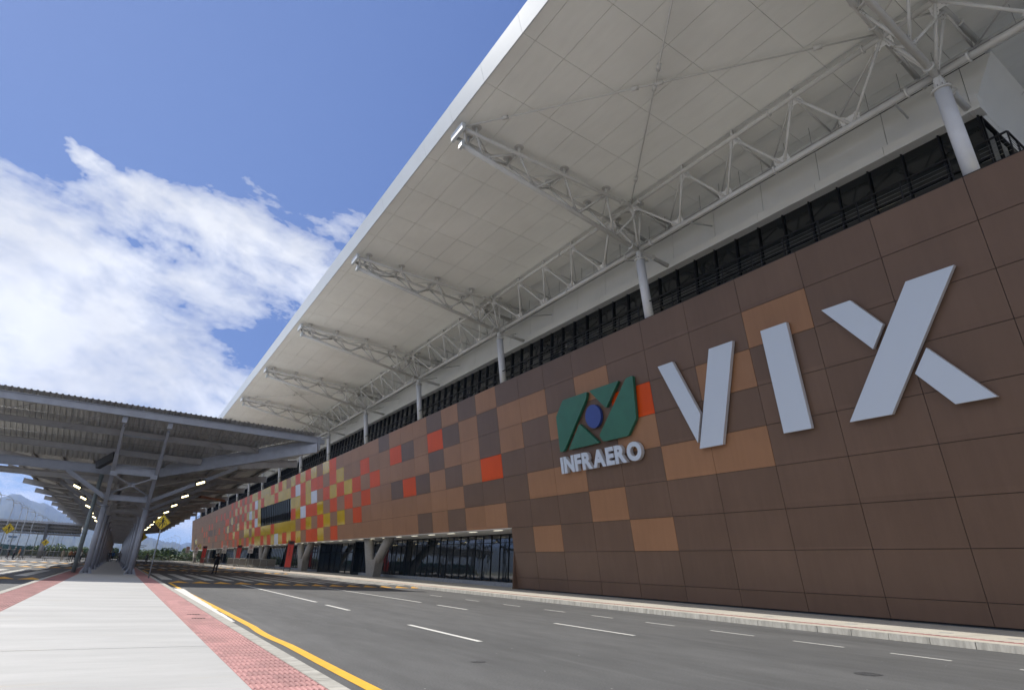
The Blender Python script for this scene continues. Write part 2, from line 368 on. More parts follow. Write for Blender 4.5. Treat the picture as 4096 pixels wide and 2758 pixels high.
m_ypaint = mat('yellow_road_paint', (.75, .42, .03), .55, fn=paint_fn((.74, .41, .035), .66))
m_opaint = mat('amber_crossing_paint', (.62, .32, .03), .6, fn=paint_fn((.62, .32, .04), .6))
def land_fn(t, b, pos):
    n = t.noise(pos, .02, 6, .6); n2 = t.noise(pos, .4, 4, .6)
    c = t.mix(t.ramp(n, .4, .6), (.07, .085, .03), (.12, .105, .06)); c = t.mix(t.math('MULTIPLY', n2, .4), c, (.05, .07, .02)); t.l.new(c, b.inputs['Base Color'])
m_land = mat('land', (.08, .09, .04), .9, fn=land_fn)

mb = MB(); mb.face([(-15000, -15000, -.10), (15000, -15000, -.10), (15000, 15000, -.10), (-15000, 15000, -.10)], m_land); structure(mb, 'ground')
m_bounce = mat('bounce_concrete', (.36, .34, .30), .85, nscale=.3, namt=.15)
mb = MB(); mb.face([(-170, -160, -.02), (-26.5, -160, -.02), (-26.5, 190, -.02), (-170, 190, -.02)], m_bounce); mb.face([(-26, -220, -.02), (140, -220, -.02), (140, -60.5, -.02), (-26, -60.5, -.02)], m_bounce); structure(mb, 'bounce_apron')  # unseen pale parking apron, added to bounce sunlight up onto the roof soffit
mb = MB(); mb.face([(-26, -60, 0), (60, -60, 0), (60, 330, 0), (-26, 330, 0)], m_asph); structure(mb, 'road')

# walkway island: kerb outline shape (narrow-ended island)
WZ = .15; XL, XR = -2.72, 2.28
def slab(mb, x0, x1, y0, y1, z0, z1, m): mb.box((x0, y0, z0), (x1, y1, z1), m)
mb = MB()
ys = [-12, -4, 2.2, 10.1, 18.2, 26.4, 34.5, 42.6, 50.8, 60, 72, 84, 96, 108, 120, 135, 150, 170, 190, 210, 232]
for a, b_ in zip(ys[:-1], ys[1:]):
    slab(mb, -1.70, 1.40, a+.012, b_-.012, 0.005, WZ, m_walk)
slab(mb, -1.70, 1.40, ys[0], ys[-1], 0.004, WZ-.02, m_gap)
structure(mb, 'walkway')
mb = MB()
y = -12.0
while y < 232:
    y2 = y+1.0
    slab(mb, XR-.19, XR, y+.006, y2-.006, .004, WZ-.004, m_kerb); slab(mb, XL, XL+.19, y+.006, y2-.006, .004, WZ-.004, m_kerb); y = y2
slab(mb, XR-.16, XR-.03, -12, 232, .004, WZ-.02, m_gap); slab(mb, XL+.03, XL+.16, -12, 232, .004, WZ-.02, m_gap)
structure(mb, 'walkway_kerb')
for (x0, x1) in ((1.41, XR-.20), (XL+.20, -1.71)):
    mb = MB(); n = 12; wd = (x1-x0)/n
    slab(mb, x0, x1, -12, 232, .004, WZ-.006, m_tact)
    yy = 3.0
    while yy < 60:
        for i in range(n):
            xc = x0+wd*(i+.5); L = .225 if yy < 34 else .25
            a = Vector((xc-.022, yy, WZ-.006)); z0 = WZ-.006; z1 = WZ+.004
            mb.hexa([(xc-.017, yy, z0), (xc+.017, yy, z0), (xc+.017, yy+L, z0), (xc-.017, yy+L, z0), (xc-.009, yy+.012, z1), (xc+.009, yy+.012, z1), (xc+.009, yy+L-.012, z1), (xc-.009, yy+L-.012, z1)], m_tact, skip=(0,))
        yy += .25
    for i in range(n):
        xc = x0+wd*(i+.5); mb.hexa([(xc-.024, 60, WZ-.006), (xc+.024, 60, WZ-.006), (xc+.024, 232, WZ-.006), (xc-.024, 232, WZ-.006), (xc-.013, 60, WZ+.004), (xc+.013, 60, WZ+.004), (xc+.013, 232, WZ+.004), (xc-.013, 232, WZ+.004)], m_tact, skip=(0,))
    structure(mb, 'tactile_paving')
mb = MB()
for yy in (15.70, 14.70): mb.box((1.63, yy-.035, WZ-.001), (1.88, yy+.035, WZ+.006), m_gap)
structure(mb, 'drain_slots')
# white gutter strip beside the kerb and yellow line
mb = MB(); random.seed(3)
yy = 15.6
while yy < 32.2:
    w0 = 2.52+.32*(yy-15.6)/16.6+.12; w1 = 2.52+.32*(yy+.5-15.6)/16.6+.12
    j0 = random.uniform(-.02, .02)
    mb.box((XR+.01, yy, .001), (w0+j0, min(yy+.5, 32.2), .008), m_wpaint); yy += .5
structure(mb, 'gutter_strip')
def ribbon(mb, pts, w, z, m, wv=.0):
    for i in range(len(pts)-1):
        (x0, y0), (x1, y1) = pts[i], pts[i+1]
        a = w/2+random.uniform(-wv, wv)
        mb.face([(x0-w/2, y0, z), (x0+w/2, y0, z), (x1+w/2, y1, z), (x1-w/2, y1, z)], m)
mb = MB(); pts = []
yy = -10.0
while yy <= 40.5:
    x = 2.80+.004*sin(yy*1.3)
    if 12.0 < yy: x = 2.80 + .0*yy
    if 11.4 < yy < 14.4: x = 2.80-.055*sin((yy-11.4)/3.0*pi)
    if yy > 30: x = 2.80+.06*(yy-30)/10
    pts.append((x, yy)); yy += .25
ribbon(mb, pts, .17, .005, m_ypaint); 
mb.face([(2.86, 40.5, .005), (3.03, 40.5, .005), (2.8, 57, .005), (2.63, 57, .005)], m_ypaint)
ribbon(mb, [(2.7, 57), (2.7, 74)], .17, .005, m_ypaint)
structure(mb, 'yellow_line')
mb = MB()
def dash(x, y0, y1, w=.13, m=m_wpaint): mb.face([(x-w/2, y0, .005), (x+w/2, y0, .005), (x+w/2, y1, .005), (x-w/2, y1, .005)], m)
dash(6.55, 23.2, 39.2); dash(6.47, 19.2, 21.7); dash(6.43, 11.0, 14.5)
dash(10.95, 23.7, 38.5); dash(10.92, 19.7, 22.1); dash(10.88, 11.3, 14.5)
for y0, y1 in ((16.0, 17.1), (13.3, 14.5), (10.6, 12.0), (8.25, 9.5), (6.1, 7.25), (3.9, 5.0), (18.6, 19.9), (21.6, 22.9), (25, 26.3), (28.8, 30.2)): dash(14.45, y0, y1, .10)
for k in range(8):
    dash(6.5, 60+k*5, 62.5+k*5); dash(10.9, 60+k*5, 62.5+k*5)
dash(-5.9, 57.5, 68, .12); dash(-5.9, 22, 38, .12); dash(-9.4, 57.5, 68, .12); dash(-9.4, 20, 38, .12)
structure(mb, 'lane_markings')
# patched holes, manhole cover
mb = MB()
for (cx, cy, rx, ry) in ((10.6, 5.72, .25, .20), (5.05, 8.66, .13, .09)):
    mb.face([(cx+rx*cos(a*pi/7)*random.uniform(.85, 1.1), cy+ry*sin(a*pi/7)*random.uniform(.85, 1.1), .004) for a in range(14)], mat('tar_patch', (.040, .040, .040), .75, nscale=16, namt=.85))
structure(mb, 'tar_patch')
# raised crossings
def crossing(x0, x1, y0, y1, name):
    mb = MB(); rp = 1.7; H = .13
    X0, X1 = x0, x1
    prof = [(y0, .003), (y0+rp, H), (y1-rp, H), (y1, .003)]
    for (a, za), (b_, zb) in zip(prof[:-1], prof[1:]):
        mb.face([(X0, a, za), (X1, a, za), (X1, b_, zb), (X0, b_, zb)], m_asph)
    mb.face([(X0, y0, .003), (X0, y1, .003), (X0, y1-rp, H), (X0, y0+rp, H)], m_asph); mb.face([(X1, y0, .003), (X1, y0+rp, H), (X1, y1-rp, H), (X1, y1, .003)], m_asph)
    structure(mb, 'raised_crossing')
    mw = MB(); my = MB(); x = X0+.12
    while x < X1-.6:
        mw.face([(x, y0+rp*.93, H*.93+.006), (x+.55, y0+rp*.93, H*.93+.006), (x+.55, y0+rp, H+.006), (x, y0+rp, H+.006)], m_wpaint2)
        mw.face([(x, y0+rp, H+.006), (x+.55, y0+rp, H+.006), (x+.55, y1-rp, H+.006), (x, y1-rp, H+.006)], m_wpaint2)
        xm = x+.83; z0 = .003+(H-.003)*.04+.006; z1 = .003+(H-.003)*.62+.006
        for ya, yb in ((y0+rp*.04, y0+rp*.62), (y1-rp*.04, y1-rp*.62)):
            tri = [(xm-.52, ya, z0), (xm+.52, ya, z0), (xm, yb, z1)]
            my.face(tri if ya < yb else tri[::-1], m_opaint)
        x += 1.12
    structure(mw, 'crossing_stripes'); structure(my, 'crossing_triangles')
for (a, b_) in ((39.5, 56.5), (77.5, 90.5), (116.0, 127)):
    crossing(2.42, 17.85, a, b_, 'r')
for (a, b_) in ((39.3, 56.5), (71.2, 84), (103.5, 114)):
    crossing(-15.5, -2.86, a, b_, 'l')

# right pavement with kerb
KX = 17.99; PZ = .17
mb = MB()
yy = -20.0
while yy < 300:
    mb.box((KX+.17, yy+.006, .004), (29.0, yy+3.994, PZ), m_pave); yy += 4
mb.box((KX+.1, -20, .003), (28.9, 300, PZ-.02), m_gap)
structure(mb, 'pavement')
mb = MB(); yy = -20.0
random.seed(5)
while yy < 300:
    d = random.uniform(-.006, .006)
    mb.box((KX+d, yy+.008, .004), (KX+.17, yy+.992, PZ+random.uniform(-.006, .003)), m_kerb); yy += 1.0
mb.box((KX+.02, -20, .003), (KX+.168, 300, PZ-.02), m_gap)
structure(mb, 'pavement_kerb')
mb = MB(); mb.box((18.75, -20, PZ-.01), (19.12, 300, PZ+.004), m_tact)
yy = 2.0
while yy < 40:
    mb.box((18.77, yy, PZ+.004), (19.10, yy+.10, PZ+.009), m_tact); yy += .2
structure(mb, 'tactile_strip')
# dark slots on the pavement
mb = MB()
for yy in (6.9, 8.5, 11.2, 14.2, 17.7, 21.5, 26):
    mb.box((20.4, yy, PZ+.001), (20.62, yy+.30, PZ+.004), m_plinth)
structure(mb, 'pavement_slots')

# ------------------------------------------------------------------ terminal building
D, AL, PW, FY0 = 24.776, 0.17003, 3.212, 12.167
ROWS = [15.213, 13.50, 11.68, 9.872, 8.060, 6.235, 4.395, 2.693, .988, .25]
SA, CAo = sin(AL), cos(AL)
def FP(c, L, off=0.0): return Vector((D-L*SA-off*CAo, FY0+PW*c, L*CAo-off*SA))
BLD = empty('terminal_building', (30, 100, 0))
tag(BLD, 'long airport terminal with checkered brown, orange and yellow cladding under a huge white cantilevered roof', 'building')
BLD.location = (0, 0, 0)
CEND = 79
R_ = {0: 'DTDTDTTTDTTTTTRYTYRYRYTYRYRYYYRYYRTRTRYRTR', 1: 'TDTDRTDRTTRTTYRTRRYRWRYYYRYYYRYWRYRYRYRYRTRTTRTRTTR',
      2: 'TDTTDTTTTRTRYRYRTWYRYY########YRYWYRTRTRTYTRR', 3: 'DRTDTTDRDTTRTRTRTYRRWYRR'[:0]+'DRTDTD'[:0]+'', 4: '', 5: ''}
def seq(spec):
    d = {}
    for tok in spec.split():
        k, v = tok.split(':')
        for p in k.split(','):
            a, *b_ = p.split('-'); 
            for i in range(int(a), int(b_[0] if b_ else a)+1): d[i] = v
    return d
ROWMAP = [dict(enumerate(R_[0], 7)), dict(enumerate(R_[1], 7)), dict(enumerate(R_[2], 7)),
  seq('7:D 8:R 9:T 10:D 11:T 12:D 13:R 14:D 15,16:T 17:R 18:T 19:R 20:T 21:R 22:T 23:Y 24,25:R 26:W 27:Y 28:R 29-36:# 37:Y 38:W 39:R 40:Y 41:R 42:Y 43,44:R 45:Y 46:T 47:R 48,49:T 50:Y 51:T 52:R 55:R 58:D 61:D 64:R 66:R'),
  seq('7-9:D 10-17:T 18:R 19:T 20:Y 21:T 22:Y 23:R 24:T 25:Y 26:R 27:T 28-32:Y 33:R 34-36:Y 37,38:R 39:Y 40:T 41,42:Y 43,44:T 45,46:R 47:Y 48,49:R 50:T 51:R 57:R 62:R'),
  seq('7:D 8,9:T 10:D 11:T 12:D 13-20:T 21:R 22:T 23:Y 24,25:R 26:T 27:Y 28:R 29:Y 30:R 31:Y 32:W 33:Y 34:R 35:Y 36:R 37,38:Y 39:R 40:Y 41:R 42:T 43:R 44:Y 45:R 46:T 47:R 48,49:T 50:R 51,52:T 53:R')]
for r_, cs in ((1, (0, 5, -9)), (2, (1, 5)), (3, ()), (4, ())): pass
NEAR = {(1, 0): 'T', (1, 4): 'T', (1, 6): 'T', (2, 1): 'T', (2, 3): 'R', (2, 5): 'T', (3, 3): 'T', (4, 1): 'T', (4, 2): 'T', (4, 5): 'T', (4, 6): 'T', (5, 4): 'T', (6, 3): 'T', (6, 6): 'T'}
for c_ in (60, 62, 68): ROWMAP[2][c_] = 'R'
random.seed(11)
def cell(r_, c_):
    if c_ < 7 or r_ > 5: return NEAR.get((r_, c_), 'D')
    v = ROWMAP[r_].get(c_)
    if v: return v
    if c_ > 58 and r_ >= 3: return random.choice('TTTDDTY' if c_ > 68 and r_ > 3 else 'TTTTD')
    return 'T'
PM = {'D': m_D, 'T': m_T, 'R': m_R, 'Y': m_Y, 'W': m_W}
mb = MB(); g = .011
for r_ in range(9):
    for c_ in range(-6, CEND):
        c0, c1 = float(c_), float(c_+1)
        if r_ >= 6:
            if c_ > 7: continue
            if c_ == 7: c1 = 7.86
        k = cell(r_, c_)
        if k == '#': continue
        L1, L0 = ROWS[r_]-g, ROWS[r_+1]+g; a = c0+g/PW; b_ = c1-g/PW
        o = [random.uniform(-.003, .003) for _ in range(4)]; t0 = -.04
        mb.hexa([FP(a, L0, t0), FP(b_, L0, t0), FP(b_, L1, t0), FP(a, L1, t0), FP(a, L0, o[0]), FP(b_, L0, o[1]), FP(b_, L1, o[2]), FP(a, L1, o[3])], PM[k], skip=(0,))
cl = mb.build('facade_cladding', BLD, recalc=False)
bmx = bmesh.new(); bmx.from_mesh(cl.data); bmesh.ops.recalc_face_normals(bmx, faces=bmx.faces); bmx.to_mesh(cl.data); bmx.free()
# backing wall (dark joints) with window opening
mb = MB()
def fslab(c0, c1, L0, L1, o0, o1, m): mb.hexa([FP(c0, L0, o0), FP(c1, L0, o0), FP(c1, L1, o0), FP(c0, L1, o0), FP(c0, L0, o1), FP(c1, L0, o1), FP(c1, L1, o1), FP(c0, L1, o1)], m)
fslab(-6, 29, 4.395, 15.20, -.30, -.045, m_gap); fslab(37, CEND, 4.395, 15.20, -.30, -.045, m_gap)
fslab(29, 37, 11.68, 15.20, -.30, -.045, m_gap); fslab(29, 37, 4.395, 8.06, -.30, -.045, m_gap)
fslab(-6, 7.855, .20, 4.393, -.30, -.045, m_gap)
mb.build('facade_backing', BLD, recalc=True)
mb = MB(); fslab(29.03, 36.97, 8.08, 11.66, -.16, -.13, m_glass); w = mb.build('strip_window', BLD, recalc=True)
mb = MB()
for i in range(17): fslab(29.02+i*7.94/16-.012, 29.02+i*7.94/16+.012, 8.08, 11.66, -.128, -.02, m_black)
fslab(29.01, 36.99, 11.62, 11.665, -.128, -.018, m_black); fslab(29.01, 36.99, 8.075, 8.12, -.128, -.018, m_black)
mb.build('window_mullions', w, recalc=True)
# coping, end return
mb = MB()
fslab(-6, CEND, 15.205, 15.235, -.32, .004, m_black)
mb.face([FP(CEND, 4.395, 0), FP(CEND, 15.2, 0), (30, FY0+PW*CEND, 15), (30, FY0+PW*CEND, 4.33)], m_T)
mb.build('parapet_coping', BLD, recalc=True)
# body
YE = FY0+PW*CEND
mb = MB()
mb.box((28.2, 38.2, 0.05), (70, YE-.02, 4.34), m_plinth); mb.box((26.2, -20, .05), (70, 38.1, 14.8), m_plinth); mb.box((25.6, 38.1, 4.36), (70, YE-.03, 14.8), m_wallw)
mb.build('building_core', BLD)
mb = MB(); mb.box((22.30, -8, 14.80), (25.6, YE-.1, 14.92), m_plinth); mb.build('terrace_floor', BLD)
mb = MB(); mb.face([(24.08, 37.42, 4.325), (24.08, YE, 4.325), (28.2, YE, 4.325), (28.2, 37.42, 4.325)], m_wallw)
mb.box((24.06, 37.42, 4.30), (24.12, YE, 4.42), m_wallw)
so_ = mb.build('ground_floor_soffit', BLD)
mb = MB(); mb.box((24.85, 0, 4.30), (25.05, 1.15, 4.323), m_ledc); sl0 = mb.build('soffit_light', so_); sl0.location = (0, 40.2, 0)
y = 44.25
while y < YE-3:
    c = sl0.copy(); COL.objects.link(c); c.parent = so_; c.location = (0, y, 0); y += 4.05
mb = MB(); mb.box((24.3, 37.36, .18), (28.1, 37.42, 4.33), m_D); mb.build('jamb_panel', BLD)
# ground floor glazing with entrance recesses
recs = [(79.5, 96), (143, 158), (208, 222)]
def gaps(): 
    y = 37.5; segs = []
    for a, b_ in recs: segs.append((y, a)); y = b_
    segs.append((y, YE-28)); return segs
for (a, b_) in gaps():
    mb = MB(); n = max(1, int((b_-a)/1.412)); st = (b_-a)/n
    for i in range(n):
        ti = random.uniform(-.004, .004)
        mb.hexa([(27.66+ti, a+i*st+.01, .5), (27.70, a+i*st+.01, .5), (27.70, a+(i+1)*st-.01, .5), (27.66-ti, a+(i+1)*st-.01, .5), (27.66+random.uniform(-.004, .004), a+i*st+.01, 4.32), (27.70, a+i*st+.01, 4.32), (27.70, a+(i+1)*st-.01, 4.32), (27.66, a+(i+1)*st-.01, 4.32)], m_glass)
    gz = mb.build('glazing', BLD, recalc=True)
    mb = MB()
    for i in range(n+1): mb.box((27.60, a+i*st-.025, .48), (27.70, a+i*st+.025, 4.32), m_black)
    mb.box((27.61, a, 3.60), (27.655, b_, 3.65), m_black); mb.box((27.61, a, 4.24), (27.655, b_, 4.322), m_black)
    mb.build('mullions', gz)
    mb = MB(); mb.box((27.35, a, .172), (27.9, b_, .485), m_plinth); mb.build('plinth', BLD)
for (a, b_) in recs:
    mb = MB(); mb.box((28.16, a, .18), (28.19, b_, 4.30), m_glass)
    mb.box((26.5, a, .18), (28.16, a+.06, 4.30), m_glass); mb.box((26.5, b_-.06, .18), (28.16, b_, 4.30), m_glass)
    en = mb.build('entrance_portal', BLD)
    mb = MB(); n = 6
    for i in range(n+1): mb.box((28.08, a+.1+i*(b_-a-.25)/n, .18), (28.158, a+.18+i*(b_-a-.25)/n, 4.30), m_black)
    mb.box((28.08, a, 3.0), (28.157, b_, 3.1), m_black); mb.box((26.44, a-.04, .18), (26.52, a+.1, 4.31), m_black); mb.box((26.44, b_-.1, .18), (26.52, b_+.04, 4.31), m_black)
    mb.build('portal_frame', en)
# strip plinth below the near facade
mb = MB(); mb.box((24.87, -20, .172), (26.2, 37.4, .262), m_plinth); mb.build('base_kerb', BLD)
for dy in (28, 12):
    mb = MB(); mb.box((27.8, YE-dy, .17), (40, YE-dy+.2, 4.32), m_wallw); mb.build('end_wall', BLD)
# V shaped concrete columns
def vcol(Yv, par):
    mb = MB()
    def ring(cx, cy, z, rx, ry, n=14): return [(cx+rx*cos(2*pi*i/n), cy+ry*sin(2*pi*i/n), z) for i in range(n)]
    def loft(rings, m):
        n = len(rings[0]); i0 = len(mb.v)
        for R in rings: mb.v.extend(R)
        for k in range(len(rings)-1):
            for i in range(n):
                j = (i+1) % n; mb.f.append((i0+k*n+i, i0+k*n+j, i0+(k+1)*n+j, i0+(k+1)*n+i)); mb.m.append(mb.mi(m)); mb.sm.append(True)
        mb.f.append(tuple(i0+(len(rings)-1)*n+i for i in range(n))); mb.m.append(mb.mi(m)); mb.sm.append(False)
    xb = lambda z: 25.62-.168*(z-.17)
    loft([ring(xb(z), Yv+.35*(z/4.3)-.1, z, .50, .78) for z in (.17, 4.33)], m_conc)
    a = [ring(xb(z), Yv-.4-(z-.6)*1.62, z, .50, .80+.12*(z < 1)) for z in (.17+.4, 2.0, 4.33)]
    loft(a, m_conc)
    mb.hexa([(xb(.17)-.47, Yv-1.9, .171), (xb(.17)+.47, Yv-1.9, .171), (xb(.17)+.47, Yv+.4, .171), (xb(.17)-.47, Yv+.4, .171),
             (xb(2.0)-.47, Yv-3.1, 2.0), (xb(2.0)+.47, Yv-3.1, 2.0), (xb(2.0)+.47, Yv+.2, 2.0), (xb(2.0)-.47, Yv+.2, 2.0)], m_conc)
    return mb.build('forked_column', par, recalc=True)
for k in range(7):
    Yv = 70.0+32.12*k
    if Yv < YE: vcol(Yv, BLD)

# ---- roof
RX0 = 9.44; rz = lambda x: 23.032-.04*x
YS0 = 21.70-PW*11; NS = 90
xs = [RX0, 10.09]+[10.09+1.553*j for j in range(1, 10)]+[25.40]
mb = MB(); gg = .0085
YR1 = YS0+PW*NS
for j in range(len(xs)-1):
    for k in range(NS):
        y0, y1 = YS0+PW*k+gg, YS0+PW*(k+1)-gg; x0, x1 = xs[j]+(gg if j else 0), xs[j+1]-gg
        if k < 3: continue
        d0, d1 = random.uniform(-.003, .003), random.uniform(-.003, .003)
        mb.hexa([(x0, y0, rz(x0)+d0), (x1, y0, rz(x1)+d1), (x1, y1, rz(x1)+d0), (x0, y1, rz(x0)+d1), (x0, y0, rz(x0)+.04), (x1, y0, rz(x1)+.04), (x1, y1, rz(x1)+.04), (x0, y1, rz(x0)+.04)], m_soffit, skip=(1,))
roof_s = mb.build('roof_soffit', BLD)
# soffit beyond the clerestory end, inner part
mb = MB()
for k in range(0, 19):
    y0, y1 = YS0+PW*k+gg, YS0+PW*(k+1)-gg
    if k > 5: break
    if k < 3: continue
    for j in range(18):
        x0, x1 = 25.42+1.553*j, 25.42+1.553*(j+1)-gg*2
        y1c = min(y1, 4.53)
        if y0 < y1c: mb.hexa([(x0, y0, rz(x0)), (x1, y0, rz(x1)), (x1, y1c, rz(x1)), (x0, y1c, rz(x0)), (x0, y0, rz(x0)+.04), (x1, y0, rz(x1)+.04), (x1, y1c, rz(x1)+.04), (x0, y1c, rz(x0)+.04)], m_soffit, skip=(1,))
mb.build('inner_soffit', BLD)
mb = MB(); YN = YS0+3*PW
mb.hexa([(RX0+.02, YN, rz(RX0)+.05), (70, YN, rz(70)+.05), (70, YR1, rz(70)+.05), (RX0+.02, YR1, rz(RX0)+.05), (9.2, YN, 23.57), (70, YN, 23.9), (70, YR1, 23.9), (9.2, YR1, 23.57)], m_gap)
mb.build('roof_slab', BLD, recalc=True)
mb = MB()
for k in range(3, NS):
    y0, y1 = YS0+PW*k+.006, YS0+PW*(k+1)-.006; t_ = .03; d0, d1 = random.uniform(-.004, .004), random.uniform(-.004, .004)
    mb.hexa([(RX0+t_, y0, 22.63), (RX0-.02+d0, y0, 22.63), (RX0-.02+d1, y1, 22.63), (RX0+t_, y1, 22.63), (9.16+t_, y0, 23.58), (9.14+d1, y0, 23.58), (9.14+d0, y1, 23.58), (9.16+t_, y1, 23.58)], m_fascia)
mb.build('roof_fascia', BLD, recalc=True)
# clerestory: sloped white wall, band, glass
YC = 5.49
mb = MB()
k = 0; y0 = YC
while y0 < YR1-2:
    y1 = YS0+PW*(floor((y0-YS0)/PW+.001)+1)
    e = .35 if y0 == YC else 0
    mb.hexa([(25.40, y0+.012, 19.9), (25.5, y0+.012, 19.9), (25.5, y1-.012, 19.9), (25.40, y1-.012, 19.9), (25.45, y0+.012-(1.0 if y0 == YC else 0), rz(25.4)), (25.55, y0+.012-(1. if y0 == YC else 0), rz(25.4)), (25.55, y1-.012, rz(25.4)), (25.45, y1-.012, rz(25.4))], m_wallw)
    y0 = y1
wl = mb.build('upper_wall', BLD, recalc=True)
mb = MB(); y0 = YC
while y0 < YR1-2:
    y1 = YS0+PW*(floor((y0-YS0)/PW+.001)+1)
    mb.hexa([(24.78, y0+.008, 19.25), (25.32, y0+.008, 19.25), (25.32, y1-.008, 19.25), (24.78, y1-.008, 19.25), (24.80, y0+.008, 19.76), (25.42, y0+.008, 20.02), (25.42, y1-.008, 20.02), (24.80, y1-.008, 19.76)], m_wallw); y0 = y1
mb.build('wall_band', BLD, recalc=True)
mb = MB(); mb.box((25.47, YC+.02, 19.9), (25.49, YR1-3, 21.95), m_gap); mb.box((25.0, YC+.02, 19.3), (25.3, YR1-3, 19.7), m_gap); mb.build('wall_joint_backing', BLD)
mb = MB(); n = int((YR1-3-YC)/1.45)
for i in range(n):
    a = random.uniform(-.006, .006); y0 = YC+i*1.45
    mb.hexa([(25.34+a, y0+.01, 14.9), (25.38, y0+.01, 14.9), (25.38, y0+1.44, 14.9), (25.34-a, y0+1.44, 14.9), (25.34-a, y0+.01, 19.26), (25.38, y0+.01, 19.26), (25.38, y0+1.44, 19.26), (25.34+a, y0+1.44, 19.26)], m_glassu)
cg = mb.build('clerestory_glazing', BLD, recalc=True)
mb = MB()
for i in range(n+1): mb.box((25.20, YC+i*1.45-.03, 14.9), (25.37, YC+i*1.45+.03, 19.26), m_black)
mb.box((25.26, YC, 17.2), (25.33, YC+n*1.45, 17.26), m_black)
mb.build('clerestory_mullions', cg)
mb = MB(); mb.face([(25.40, YC+.01, 19.2), (25.40, YC+.01, 19.9), (25.45, YC-.99, rz(25.45)+.02), (60, YC-.99, rz(60)), (60, YC+.01, 19.9), (60, YC+.01, 19.2)][::1], m_wallw)
for i in range(9):
    x = 27.6+i*2.6; mb.face([(x, YC-.01, 19.9), (x+.02, YC-.01, 19.9), (x+1.32, YC-1.01, rz(x)), (x+1.3, YC-1.01, rz(x))], m_gap)
mb.box((24.80, YC-.25, 19.25), (25.5, YC-.0, 20.0), m_wallw)
mb.build('return_wall', BLD)
mb = MB(); mb.box((25.3, YC-.02, 14.9), (60, YC+.03, 19.2), m_glassu); rg = mb.build('return_glazing', BLD)
mb = MB()
for i in range(10): mb.box((25.3+i*1.45, YC-.09, 14.9), (25.36+i*1.45, YC-.022, 19.2), m_black)
mb.box((25.3, YC-.10, 19.12), (60, YC-.023, 19.2), m_black); mb.build('return_mullions', rg)

# ---- columns, trusses (one bay built once, then copied)
YB0 = 5.64; BAY = PW*5; NB = 17
mb = MB()
ct = Vector((22.40, 0, 19.05)); cb_ = Vector((23.03, 0, 14.9))
mb.tube(cb_, ct, .265, m_col, 24); 
colp = mb.build('roof_column', BLD)
mb = MB(); dd = (ct-cb_).normalized()
mb.tube(ct-dd*.03, ct+dd*.05, .335, m_white, 24)
mb.tube(ct+dd*.05, Vector((22.34, 0, 19.75)), .19, m_white, 12, r1=.14)
for a in range(4):
    v = Vector((cos(a*pi/2), sin(a*pi/2), 0)); mb.beam(ct+v*.20+dd*.04, ct+dd*.60+v*.10, .025, .14, m_white, upv=tuple(Vector((-v.y, v.x, 0))))
for a in range(12):
    v = Vector((cos(a*pi/6), sin(a*pi/6), 0))*.30; mb.tube(ct+v, ct+v+dd*.10, .02, m_steelw, 5)
caph = mb.build('column_head', colp)
def plate(mb, c, u, v, su, sv, th, m):
    c = Vector(c); u = Vector(u).normalized(); v = Vector(v).normalized(); n = u.cross(v).normalized(); v = n.cross(u)
    mb.hexa([c+u*(i*su/2)+v*(j*sv/2)-n*th/2 for i, j in ((-1, -1), (1, -1), (1, 1), (-1, 1))]+[c+u*(i*su/2)+v*(j*sv/2)+n*th/2 for i, j in ((-1, -1), (1, -1), (1, 1), (-1, 1))], m)
    return u, v, n
def member(mb, a, b_, r, m=m_white, pl=.0):
    a = Vector(a); b_ = Vector(b_); d = (b_-a).normalized(); mb.tube(a+d*pl, b_-d*pl, r, m, 8)
def bolts(mb, c, d, n, r=.02):
    c = Vector(c); d = Vector(d).normalized(); n = Vector(n).normalized(); s = d.cross(n)
    for i in (-1, 1):
        for j in (-1, 1):
            p = c+d*(i*.07)+s*(j*.06); mb.tube(p-n*.035, p+n*.035, r, m_steelw, 6)
# cantilever truss (local Y = 0 at column)
def ytop(x): return .40+.55*(x-9.85)/11.1
zt = lambda x: 22.17-.037*(x-9.85)
zb = lambda x: 21.50-.1488*(x-10.1) if x < 22.35 else 19.68-.08*(x-22.35)
mb = MB(); mb.tube((10.1, 0, zb(10.1)), (22.35, 0, zb(22.35)), .132, m_white, 16); mb.tube((22.35, 0, 19.68), (25.3, 0, zb(25.3)), .132, m_white, 16)
for x in (21.7, 23.5): mb.tube((x-.03, 0, zb(x-.03)), (x+.03, 0, zb(x+.03)), .20, m_white, 16)
trp = mb.build('cantilever_truss', BLD)
for s_ in (-1, 1):
    mb = MB(); mb.tube((9.85, s_*ytop(9.85), zt(9.85)), (24.9, s_*ytop(24.9), zt(24.9)), .108, m_white, 14)
    for x in (20.2, 22.6): mb.tube((x-.03, s_*ytop(x), zt(x)), (x+.03, s_*ytop(x), zt(x)), .17, m_white, 14)
    mb.build('top_chord', trp)
mb = MB()
tops = [10.6, 13.15, 16.1, 19.05, 21.6]; bots = [11.35, 14.6, 17.55, 20.4, 22.35]
